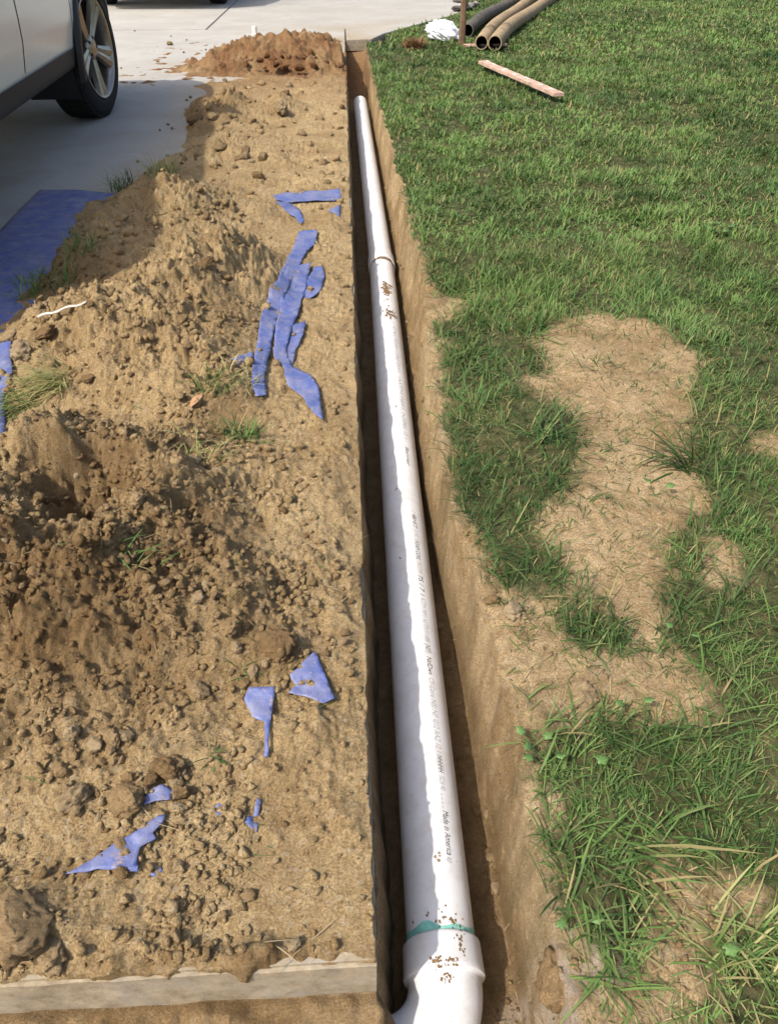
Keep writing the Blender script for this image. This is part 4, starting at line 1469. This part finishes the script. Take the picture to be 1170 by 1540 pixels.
tuft(365, 575, 40, 'pale tuft touching the torn tarp strips', (.04, .09), (.002, .004), .025, .7, straw=True)
tuft(365, 655, 90, 'green tuft below the torn tarp strips', (.04, .09), (.002, .0045), .028, .7, dry=.25)
tuft(310, 690, 60, 'dry tuft at the rim of the small hollow', (.04, .09), (.0015, .003), .03, 1.0, straw=True)
tuft(205, 850, 30, 'few green blades below the hollow', (.04, .09), (.002, .004), .02, 1.2, dry=.3)
tuft(362, 1006, 16, 'tiny green sprig above the narrow tarp scrap', (.02, .05), (.0018, .003), .006, 1.1, dry=.1)
tuft(318, 1138, 16, 'tiny green sprig lying on the flat soil', (.02, .05), (.0018, .003), .006, 1.3, dry=.1)
tuft(905, 555, 14, 'sparse sprig in the upper bare patch', (.03, .08), (.002, .004), .02, 1.0, dry=.2)
tuft(820, 660, 60, 'tuft of broad blades leaning over the bare patch', (.08, .15), (.003, .006), .03, .8, dry=.05)
tuft(1040, 700, 50, 'tuft of long blades leaning left over the bare patch', (.10, .18), (.003, .006), .03, .9, dry=.05, head=math.pi)
tuft(800, 500, 40, 'tall bright tuft at the top of the bare patch', (.08, .15), (.003, .007), .03, .5, dry=.05)
tuft(880, 760, 12, 'small sprig in the middle of the bare patch', (.03, .07), (.002, .004), .012, 1.0, dry=.1)
tuft(960, 1300, 26, 'pale blades fallen over the edge of the lower bare patch', (.08, .15), (.003, .005), .03, 1.1, dry=.5, head=-1.0)
tuft(1105, 1430, 60, 'bleached clump of straw beside the lower bare patch', (.06, .14), (.002, .004), .035, 1.2, straw=True)
tuft(622, 72, 420, 'brown ball of dead roots on the lawn by the trench end', (.06, .15), (.006, .012), .055, .6, mat=M['root'], cat='root ball', name='root_ball')


# ------------------------------------------------------------------ broad-leaved weeds
def weed(px, py, n, size, label, spread=.02):
    x0, y0, z0 = at_surface(px, py, top_z)
    root = empty('broadleaf_weed', (x0, y0, z0))
    tag(root, label, 'weed')
    for i in range(n):
        a = 6.28 * i / n + random.uniform(-.4, .4)
        m = 26; v = [(0, 0, 0)]
        for k in range(m):
            t = 2 * math.pi * k / m
            r = size * (.78 + .13 * math.cos(t * 5) + .05 * math.cos(t * 3 + i) + random.uniform(-.02, .02))
            v.append((r * math.cos(t) + size * .7, r * .85 * math.sin(t), .10 * size * math.cos(2 * t) + .12 * size))
        f = [(0, 1 + k, 1 + (k + 1) % m) for k in range(m)]
        v[0] = (size * .7, 0, -.04 * size)
        o = mesh_obj('leaf', v, f, M['leaf'], root, smooth=True)
        so = o.modifiers.new('thickness', 'SOLIDIFY'); so.thickness = .0006
        d = spread if n > 1 else 0
        o.location = (math.cos(a) * d, math.sin(a) * d, random.uniform(.018, .04))
        o.rotation_euler = (random.uniform(-.3, .3), random.uniform(-.35, .1), a)
        sv, sf = sweep([(0, 0, 0), (math.cos(a) * d * .5, math.sin(a) * d * .5, .012), tuple(o.location)], [.001] * 3, 6)
        mesh_obj('stalk', sv, sf, M['leaf'], root, smooth=True)


weed(1078, 1445, 1, .012, 'single bright lime leaf beside the lower bare patch')
weed(946, 1072, 2, .010, 'pale round weed leaf at the near end of the bare patch')
weed(800, 1125, 3, .011, 'bright weed leaves overhanging the trench rim')
weed(815, 1150, 2, .010, 'lower pair of bright leaves at the trench rim')
weed(893, 1158, 1, .012, 'single broad green leaf in the near turf')
weed(1080, 352, 5, .024, 'pale clover cluster out in the lawn', .03)
weed(1020, 965, 2, .009, 'small two leaved weed right of the bare patch')
weed(985, 745, 2, .012, 'weed leaf on the right of the bare patch middle')
weed(862, 1395, 2, .010, 'round weed leaves in the turf near the elbow')


# ------------------------------------------------------------------ stick, dry leaf, stub on the driveway
def stick():
    a = Vector(at_surface(60, 482, top_z)); b = Vector(at_surface(132, 460, top_z))
    a.z += .012; b.z += .012
    n = 10; pts = [a.lerp(b, i / n) + Vector((0, 0, .003 * math.sin(i * 1.3))) for i in range(n + 1)]
    o0 = a.copy()
    v, f = sweep([p - o0 for p in pts], [.0042 - .0014 * i / n for i in range(n + 1)], 10, True)
    o = mesh_obj('stick', v, f, M['stick'], smooth=True); o.location = o0
    tag(o, 'thin whitish stick lying across the left of the heap', 'stick')


stick()


def dry_leaf():
    x, y, z = at_surface(297, 607, top_z)
    v = []; f = []
    m = 8
    for i in range(m + 1):
        t = i / m; w = .010 * math.sin(math.pi * (t * .9 + .07))
        for s in (-1, 0, 1):
            v.append(((t - .5) * .055, s * w, .004 + .004 * abs(s) + .006 * math.sin(t * 3.1)))
    for i in range(m):
        for s in (0, 1):
            a = i * 3 + s
            f.append((a, a + 3, a + 4, a + 1))
    o = mesh_obj('dry_leaf', v, f, M['dry_leaf'], smooth=True)
    o.location = (x, y, z + .004); o.rotation_euler = (.2, -.2, 1.0)
    so = o.modifiers.new('thickness', 'SOLIDIFY'); so.thickness = .0006
    tag(o, 'curled dry brown leaf above the small hollow', 'leaf')


dry_leaf()


def stub():
    x, y = at(384, 54)
    root = empty('pipe_stub', (x, y, 0)); tag(root, 'short whitish pipe stub standing on the driveway left of the red mound', 'pipe stub')
    v, f = sweep([(0, 0, 0), (0, 0, .085), (0, 0, .09), (0, 0, .088), (0, 0, .02)], [.027, .027, .0255, .023, .023], 24)
    mesh_obj('pipe', v, f, M['paint'], root, smooth=True)
    v, f = sweep([(0, 0, .001), (0, 0, .022), (0, 0, .026)], [.034, .034, .028], 24, True)
    mesh_obj('collar', v, f, M['paint'], root, smooth=True)


stub()


# ------------------------------------------------------------------ boards on the lawn
def board(name, p0, p1, width, thick, label, z0, mat=M['board'], patches=True):
    a = Vector((*at(*p0, z0), z0)); b = Vector((*at(*p1, z0), z0))
    L = (b - a).length
    root = empty(name, (a + b) / 2, (0, 0, math.atan2(b.y - a.y, b.x - a.x)))
    tag(root, label, 'board')
    bm = box_bm(L, width, thick, .003, 2)
    bmesh.ops.subdivide_edges(bm, edges=[e for e in bm.edges if e.calc_length() > L * .5], cuts=14)
    for v in bm.verts:
        v.co.z += .006 * math.sin(v.co.x / L * 3.1) + .0015 * random.uniform(-1, 1); v.co.y += .0015 * random.uniform(-1, 1)
    bm_obj('plank', bm, mat, root)
    if patches:
        rr = random.Random(5)
        for _ in range(9):
            x = rr.uniform(-.46, .46) * L; y = rr.uniform(-.3, .3) * width
            m = 12; v = [(x, y, thick / 2 + .006 * math.sin(x / L * 3.1) + .0022)]
            for k in range(m):
                t = 6.283 * k / m
                px = x + rr.uniform(.015, .06) * math.cos(t); py = max(-width * .47, min(width * .47, y + rr.uniform(.006, .02) * math.sin(t)))
                px = max(-L * .48, min(L * .48, px))
                v.append((px, py, thick / 2 + .006 * math.sin(px / L * 3.1) + .0020))
            mesh_obj('paint_flake', v, [(0, 1 + k, 1 + (k + 1) % m) for k in range(m)], M['paint'], root)
    return root


board('weathered_board', (726, 92), (840, 144), .085, .024, 'weathered pinkish board lying aslant on the lawn', .04)
board('flat_board', (697, 67), (762, 68), .06, .02, 'narrow board under the ends of the muddy drain pipes', .012, patches=False)


# ------------------------------------------------------------------ corrugated drain pipes
def corrugated(p0, p1, r, label, mat, z0, group):
    a = Vector((*at(*p0, z0), z0)); b = Vector((*at(*p1, z0), z0))
    d = (b - a).normalized(); L = (b - a).length + 2.5
    root = empty('corrugated_pipe', a); tag(root, label, 'drain pipe', group)
    pitch = .02; n = int(L / pitch * 2)
    pts = []; rad = []
    for i in range(n + 1):
        s = L * i / n
        pts.append(d * s + Vector((-d.y, d.x, 0)) * .05 * math.sin(s * .9) + Vector((0, 0, .012 * math.sin(s * 1.7))))
        rad.append(r + (.0035 if i % 2 else -.0015))
    v, f = sweep(pts, rad, 22)
    mesh_obj('tube', v, f, mat, root, smooth=True)
    v, f = sweep([p for p in pts[:30]], [r - .009] * 30, 22)
    o = mesh_obj('lining', v, [t[::-1] for t in f], M['pipe_inside'], root, smooth=True)
    # annular lip closing wall thickness
    ring = []
    seg = 22
    vv, _ = sweep(pts[:2], [r - .0015, r - .009], seg)
    v0, _ = sweep([pts[0], pts[1]], [r - .009, r], seg)
    ring = vv[:seg] + v0[:seg]
    mesh_obj('lip', ring, [(k, (k + 1) % seg, seg + (k + 1) % seg, seg + k) for k in range(seg)], mat, root)


corrugated((724, 64), (795, 0), .064, 'mud caked tan drain pipe, middle of the three', M['pipe_tan'], .055, 'old drain pipes')
corrugated((744, 65), (822, 0), .068, 'mud caked tan drain pipe, rightmost of the three', M['pipe_tan'], .055, 'old drain pipes')
corrugated((703, 46), (775, 0), .064, 'dark dusty drain pipe behind the stake', M['pipe_black'], .055, 'old drain pipes')


# ------------------------------------------------------------------ stake, bag, stones
def stake():
    x, y = at(694, 66)
    root = empty('wooden_stake', (x, y, -.02)); tag(root, 'dark weathered wooden stake standing by the white bag', 'stake')
    bm = bmesh.new()
    prev = None
    secs = [(0, .040), (.05, .034), (.3, .030), (.7, .029), (1.05, .028), (1.10, .024)]
    rings = []
    for z, r in secs:
        ring = []
        for k in range(12):
            a = 6.283 * k / 12
            sq = 1 / max(abs(math.cos(a)), abs(math.sin(a))) ** .55
            ring.append(bm.verts.new((math.cos(a) * r * sq + random.uniform(-.0015, .0015) + .01 * z, math.sin(a) * r * sq + random.uniform(-.0015, .0015), z)))
        rings.append(ring)
    for A, B in zip(rings, rings[1:]):
        for k in range(12):
            bm.faces.new((A[k], A[(k + 1) % 12], B[(k + 1) % 12], B[k]))
    bm.faces.new(rings[-1])
    bm_obj('shaft', bm, M['post'], root)


stake()


def bag():
    x, y = at(667, 60)
    bm = bmesh.new(); bmesh.ops.create_icosphere(bm, subdivisions=5, radius=1.0)
    co = np.array([v.co[:] for v in bm.verts])
    d = .30 * np.abs(fbm(co[:, 0] + co[:, 2], co[:, 1] - co[:, 2] * .6, .8, 3, 901)) + .24 * fbm(co[:, 0], co[:, 1] + co[:, 2], 1.1, 2, 903) - .16 * np.abs(fbm(co[:, 1] + 3, co[:, 2] + co[:, 0], .5, 3, 905))
    for v, q in zip(bm.verts, d):
        v.co *= 1 + q
        v.co.x *= .175; v.co.y *= .13; v.co.z *= .115
        if v.co.x < -.05: v.co.z *= .75
        v.co.z = max(v.co.z, -.06)
    o = bm_obj('plastic_bag', bm, M['bag'], smooth=True)
    o.data.set_sharp_from_angle(angle=math.radians(28))
    o.location = (x, y, .06); o.rotation_euler = (0, .12, .3)
    tag(o, 'crumpled white plastic bag on the lawn corner beside the stake', 'bag')


bag()


def stones():
    spec = [((690, 17), .15, M['stone'], .0, 'lowest dark flat stone behind the stake'), ((704, 14), .16, M['stone_grey'], .0, 'grey flat stone right of the stake at the top'),
            ((692, 15), .13, M['stone'], .07, 'second dark flat stone in the little stack'), ((698, 14), .12, M['stone'], .13, 'top dark stone of the little stack behind the stake'),
            ((715, 10), .14, M['stone_grey'], .0, 'grey stone at the right end of the little stack')]
    for i, (p, s, m, dz, lab) in enumerate(spec):
        x, y = at(*p)
        me = clod_mesh(40 + i); me.materials.clear(); me.materials.append(m)
        o = link_mesh('field_stone', me)
        o.scale = (s * .75, s * .55, s * .34); o.location = (x, y, .035 + dz); o.rotation_euler = (0, 0, i * 1.1)
        tag(o, lab, 'stone')


stones()


# ------------------------------------------------------------------ parked car (front end is the far end)
def lerp_tab(t, tab):
    return float(np.interp(t, [a for a, b in tab], [b for a, b in tab]))


ROOF = [(-2.36, .95), (-2.28, 1.12), (-2.02, 1.46), (-1.7, 1.52), (-.4, 1.54), (.25, 1.50), (1.02, 1.13), (1.25, 1.09), (1.9, 1.03), (2.22, .94), (2.36, .80)]
WID = [(-2.36, .74), (-2.2, .86), (-1.9, .915), (-1.0, .935), (1.2, .935), (1.9, .915), (2.2, .82), (2.36, .66)]
LOW = [(-2.36, .44), (-2.1, .35), (-1.8, .33), (1.8, .33), (2.15, .33), (2.36, .42)]
AX_F, AX_R, AX_Z, ARCH_R = 1.42, -1.43, .40, .465


def car_profile(y):
    w = lerp_tab(y, WID); rz = lerp_tab(y, ROOF); lo = lerp_tab(y, LOW)
    belt = min(1.04, rz - .07)
    k = max(0.0, (rz - 1.12) / .6)          # how much cabin stands here
    P = [(0, lo), (w - .12, lo), (w - .06, lo + .03), (w - .045, .44), (w - .03, .51), (w - .012, .60), (w - .004, .70), (w, .80), (w - .006, .90), (w - .02, belt - .05), (w - .04, belt)]
    P += [(w - .05 - .05 * k, belt + (rz - belt) * .25), (w - .06 - .13 * k, belt + (rz - belt) * .62), (w - .09 - .19 * k, rz - .035), (w - .20 - .18 * k, rz - .008), (.35, rz + .012), (0, rz + .018)]
    return P


def car_point(y, s):
    P = car_profile(y)
    d = [0.0]
    n = len(P) - 1
    f = s * n; i = min(int(f), n - 1); t = f - i
    return P[i][0] * (1 - t) + P[i + 1][0] * t, P[i][1] * (1 - t) + P[i + 1][1] * t


def build_car(loc, rz, label):
    root = empty('parked_car', loc, (0, 0, rz)); tag(root, label, 'car')
    ys = np.linspace(-2.36, 2.36, 150); n_s = 16 * 5 + 1
    for_side = {}
    bm = bmesh.new()
    grid = {}
    for sgn in (1, -1):
        for i, y in enumerate(ys):
            for j in range(n_s):
                x, z = car_point(y, j / (n_s - 1))
                yy = y
                if abs(x) > .55:
                    for ax in (AX_F, AX_R):
                        dy, dz = yy - ax, z - AX_Z
                        r = math.hypot(dy, dz)
                        if r < ARCH_R and r > ARCH_R - .05:
                            yy = ax + dy / r * ARCH_R; z = AX_Z + dz / r * ARCH_R
                grid[(sgn, i, j)] = (sgn * x, yy, z)
    vmap = {}
    def vert(key):
        p = grid[key]
        k = (round(p[0], 5), round(p[1], 5), round(p[2], 5))
        if k not in vmap: vmap[k] = bm.verts.new(p)
        return vmap[k]
    for sgn in (1, -1):
        for i in range(len(ys) - 1):
            for j in range(n_s - 1):
                keys = [(sgn, i, j), (sgn, i + 1, j), (sgn, i + 1, j + 1), (sgn, i, j + 1)]
                pts = [grid[k] for k in keys]
                inside = any(all((p[1] - ax) ** 2 + (p[2] - AX_Z) ** 2 < ARCH_R ** 2 * 1.0005 and abs(p[0]) > .55 for p in pts) for ax in (AX_F, AX_R))
                if inside: continue
                vs = []
                for k in keys:
                    q = vert(k)
                    if q not in vs: vs.append(q)
                if len(vs) < 3: continue
                if sgn < 0: vs = vs[::-1]
                try: bm.faces.new(vs)
                except ValueError: pass
    for i in (0, len(ys) - 1):
        ring = [vert((1, i, j)) for j in range(n_s)] + [vert((-1, i, j)) for j in range(n_s - 1, -1, -1)]
        uniq = []
        for q in ring:
            if q not in uniq: uniq.append(q)
        try: bm.faces.new(uniq)
        except ValueError: pass
    bmesh.ops.recalc_face_normals(bm, faces=bm.faces)
    body = bm_obj('body', bm, M['car_paint'], root, smooth=True)
    body.data.set_sharp_from_angle(angle=math.radians(50))

    def skin(name, y0, y1, s0, s1, off, mat, ny=18, ns=8, sides=(1,), skew=0.0, parent=root):
        made = []
        for sg in sides:
            v = []; f = []
            for i in range(ny + 1):
                for j in range(ns + 1):
                    s = s0 + (s1 - s0) * j / ns
                    y = y0 + (y1 - y0) * i / ny + skew * j / ns * (1 - 2 * i / ny)
                    x, z = car_point(y, s)
                    v.append((sg * (x + off), y, z + off * .3))
            for i in range(ny):
                for j in range(ns):
                    a = i * (ns + 1) + j
                    q = (a, a + ns + 1, a + ns + 2, a + 1)
                    f.append(q if sg > 0 else q[::-1])
            o = mesh_obj(name, v, f, mat, parent, smooth=True)
            made.append(o)
        return made

    both = (1, -1)
    for y0, y1 in ((-1.62, -1.0), (-.92, -.12), (-.04, .62)):
        skin('window', y0, y1, .655, .80, .004, M['glass'], sides=both, skew=.10 if y0 != -.04 else .0)
    # windscreen and rear glass
    for nm, tab in (('windscreen', (.34, .95)), ('rear_window', (-2.20, -2.04))):
        v = []; f = []
        for i in range(9):
            y = tab[0] + (tab[1] - tab[0]) * i / 8
            P = car_profile(y)
            for j in range(9):
                x = (j / 8 * 2 - 1) * (P[13][0] - .05)
                v.append((x, y + (.006 if nm == 'windscreen' else -.006), lerp_tab(y, ROOF) + .03 - .02 * abs(j - 4) / 4))
        for i in range(8):
            for j in range(8):
                a = i * 9 + j
                f.append((a, a + 1, a + 10, a + 9))
        mesh_obj(nm, v, f, M['glass'], root, smooth=True)
    # doors are cut lines; each door keeps its handle
    for sg in both:
        for y0, y1, nm in ((-1.02, -.08, 'door'), (-.075, .90, 'door')):
            d = empty('door', (0, 0, 0)); d.parent = root
            for yy in (y0, y1):
                v = []; f = []
                for j in range(31):
                    s = .22 + (.64 - .22) * j / 30
                    for e in (-.0035, .0035):
                        x, z = car_point(yy + e, s); v.append((sg * (x + .0012), yy + e, z))
                for j in range(30):
                    f.append((2 * j, 2 * j + 1, 2 * j + 3, 2 * j + 2))
                mesh_obj('door_seam', v, f, M['seam'], d)
            bm = box_bm(.03, .20, .028, .008)
            x, z = car_point(y0 + .18, .55)
            h = bm_obj('door_handle', bm, M['car_paint'], d, smooth=True); h.location = (sg * (x + .012), y0 + .18, z)
    # lower black cladding, arches, liners
    skin('sill_cladding', AX_R + ARCH_R * .80, AX_F - ARCH_R * .80, .0625, .205, .012, M['car_plastic'], ny=30, ns=8, sides=both)
    for sg in both:
        for ax in (AX_F, AX_R):
            v = []; f = []
            m = 36
            prof = [(ARCH_R - .015, -.05), (ARCH_R - .012, .016), (ARCH_R + .005, .024), (ARCH_R + .055, .020), (ARCH_R + .062, -.004)]
            for i in range(m + 1):
                a = math.radians(-14) + math.radians(208) * i / m
                for r, o_ in prof:
                    y = ax + math.cos(a) * r; z = AX_Z + math.sin(a) * r
                    x = lerp_tab(y, WID) - .012 - .03 * max(0, (.55 - z)) / .3
                    v.append((sg * (x + o_), y, z))
            k = len(prof)
            for i in range(m):
                for j in range(k - 1):
                    f.append((i * k + j, (i + 1) * k + j, (i + 1) * k + j + 1, i * k + j + 1))
            mesh_obj('wheel_arch_trim', v, f, M['car_plastic'], root, smooth=True)
            v = []; f = []
            for i in range(m + 1):
                a = math.radians(-30) + math.radians(240) * i / m
                for o_ in (-.05, -.36):
                    v.append((sg * (.90 + o_), ax + math.cos(a) * (ARCH_R - .003), AX_Z + math.sin(a) * (ARCH_R - .003)))
            for i in range(m):
                f.append((2 * i, 2 * i + 2, 2 * i + 3, 2 * i + 1))
            mesh_obj('wheel_liner', v, f, M['car_plastic'], root, smooth=True)
    # underbody tray and splash guard
    bm = box_bm(1.55, 3.9, .10, .02); o = bm_obj('underbody', bm, M['car_plastic'], root); o.location = (0, 0, .385)
    # bumpers and lamps
    for y, nm in ((2.30, 'front_bumper'), (-2.31, 'rear_bumper')):
        bm = box_bm(1.50, .16, .24, .05, 3); o = bm_obj(nm, bm, M['car_plastic'], root, smooth=True); o.location = (0, y, .45)
    bm = box_bm(.95, .06, .16, .02); o = bm_obj('grille', bm, M['car_plastic'], root); o.location = (0, 2.345, .72)
    for sg in both:
        bm = box_bm(.30, .12, .10, .03, 3); o = bm_obj('headlight', bm, M['lamp_clear'], root, smooth=True); o.location = (sg * .62, 2.26, .80); o.rotation_euler = (0, 0, -sg * .45)
        bm = box_bm(.12, .12, .26, .03, 3); o = bm_obj('tail_light', bm, M['lamp_red'], root, smooth=True); o.location = (sg * .78, -2.25, .95); o.rotation_euler = (0, 0, sg * .4)
        bm = box_bm(.20, .12, .14, .04, 3); o = bm_obj('wing_mirror', bm, M['car_paint'], root, smooth=True); o.location = (sg * 1.0, .62, 1.12)
    # wheels
    TR = .352

    def wheel(sg, y):
        wroot = empty('wheel', (sg * .79, y, TR * 1.13 - .003)); wroot.parent = root; wroot.scale = (1.06, 1.13, 1.13); wroot.rotation_euler = (0, 0, math.radians(-7) if y > 0 else 0)
        hw = .125
        prof = [(.250, -hw + .02), (.275, -hw + .004), (.315, -hw + .008), (.336, -hw + .022), (.348, -hw + .04), (TR, -.05), (TR, .05), (.348, hw - .04), (.336, hw - .022), (.315, hw - .008), (.275, hw - .004), (.250, hw - .02)]
        v = []; f = []; m = 72; k = len(prof)
        for i in range(m):
            a = 2 * math.pi * i / m
            for r, o_ in prof: v.append((o_, math.cos(a) * r, math.sin(a) * r))
        for i in range(m):
            for j in range(k - 1):
                f.append((i * k + j, ((i + 1) % m) * k + j, ((i + 1) % m) * k + j + 1, i * k + j + 1))
        t = mesh_obj('tyre', v, f, M['tyre'], wroot, smooth=True)
        t.data.set_sharp_from_angle(angle=math.radians(35))
        # tread blocks, three rows
        bm = bmesh.new()
        for row, (o0, o1) in enumerate(((-.092, -.045), (-.035, .035), (.045, .092))):
            for i in range(54):
                a = 2 * math.pi * (i + .33 * row) / 54; w = .016
                pts = []
                for rr in (TR - .004, TR + .0045):
                    for oo, da in ((o0, -w / TR), (o1, -w / TR + .02), (o1, w / TR + .02), (o0, w / TR)):
                        rad = rr - (.004 if abs(oo) > .08 else 0)
                        pts.append(bm.verts.new((oo, math.cos(a + da) * rad, math.sin(a + da) * rad)))
                for q in ((4, 5, 6, 7), (0, 1, 5, 4), (1, 2, 6, 5), (2, 3, 7, 6), (3, 0, 4, 7)):
                    bm.faces.new([pts[z] for z in q])
        bmesh.ops.recalc_face_normals(bm, faces=bm.faces)
        bm_obj('tread', bm, M['tyre'], wroot)
        # rim ring and barrel
        prof = [(.246, hw - .030), (.256, hw - .014), (.254, hw - .006), (.246, hw - .008), (.236, hw - .022), (.230, hw - .05), (.222, -.06)]
        v = []; f = []; k = len(prof)
        for i in range(m):
            a = 2 * math.pi * i / m
            for r, o_ in prof: v.append((sg * o_, math.cos(a) * r, math.sin(a) * r))
        for i in range(m):
            for j in range(k - 1):
                f.append((i * k + j, ((i + 1) % m) * k + j, ((i + 1) % m) * k + j + 1, i * k + j + 1))
        mesh_obj('rim', v, f, M['rim'], wroot, smooth=True)
        v, f = sweep([(sg * .0, 0, 0), (sg * .02, 0, 0)], [.17, .17], 40, True)
        mesh_obj('brake_disc', v, f, M['rim_dark'], wroot)
        v, f = sweep([(-sg * .06, 0, 0), (-sg * .055, 0, 0)], [.228, .228], 40, True)
        mesh_obj('backing_plate', v, f, M['rim_dark'], wroot)
        # five wide forked spokes
        for i in range(5):
            a = 2 * math.pi * i / 5 + math.pi / 2 + .62
            bm = bmesh.new()
            for side in (-1, 1):
                sec = [(.045, side * .012, .030, hw - .040), (.12, side * .017, .042, hw - .030), (.185, side * .023, .054, hw - .022), (.242, side * .032, .068, hw - .014)]
                rings = []
                for r, c, w, o_ in sec:
                    ring = []
                    for (du, dx) in ((-w / 2, -.03), (-w / 2 * .8, -.003), (0, .004), (w / 2 * .8, -.003), (w / 2, -.03)):
                        ring.append(bm.verts.new((sg * (o_ + dx), math.cos(a) * r - math.sin(a) * (c + du), math.sin(a) * r + math.cos(a) * (c + du))))
                    rings.append(ring)
                for A, B in zip(rings, rings[1:]):
                    for q in range(4):
                        bm.faces.new((A[q], A[q + 1], B[q + 1], B[q]))
            bmesh.ops.recalc_face_normals(bm, faces=bm.faces)
            bm_obj('spoke', bm, M['rim'], wroot)
        v, f = sweep([(sg * .03, 0, 0), (sg * (hw - .040), 0, 0), (sg * (hw - .030), 0, 0), (sg * (hw - .026), 0, 0)], [.066, .064, .052, .030], 28, True)
        mesh_obj('hub', v, f, M['rim'], wroot, smooth=True)
        for i in range(5):
            a = 2 * math.pi * i / 5
            v, f = sweep([(sg * (hw - .045), math.cos(a) * .050, math.sin(a) * .050), (sg * (hw - .026), math.cos(a) * .050, math.sin(a) * .050)], [.010, .009], 8, True)
            mesh_obj('lug_nut', v, f, M['rim_dark'], wroot)

    for sg in both:
        wheel(sg, AX_F); wheel(sg, AX_R)
    return root


CAR_YAW = math.radians(2.2)
wx_, wy_ = at(141, 174)
# the front right wheel stands at (wx_, wy_)
_ox = .79 * math.cos(CAR_YAW) - AX_F * math.sin(CAR_YAW); _oy = .79 * math.sin(CAR_YAW) + AX_F * math.cos(CAR_YAW)
build_car((wx_ - _ox, wy_ - _oy, 0.002), CAR_YAW, 'white off-roader parked at the left, its front wheel showing')


def copy_tree(o, parent=None):
    c = o.copy(); COL.objects.link(c); c.parent = parent
    for ch in list(o.children): copy_tree(ch, c)
    return c


first_car = [o for o in COL.objects if o.name == 'parked_car'][0]
second = copy_tree(first_car)
sx_, sy_ = at(250, 5)
second.location = (sx_, sy_ + 1.43, 0.002)
second.rotation_euler = (0, 0, math.radians(-1.0))
second['label'] = 'second parked car at the far end, only its shadowed underside at the top edge'
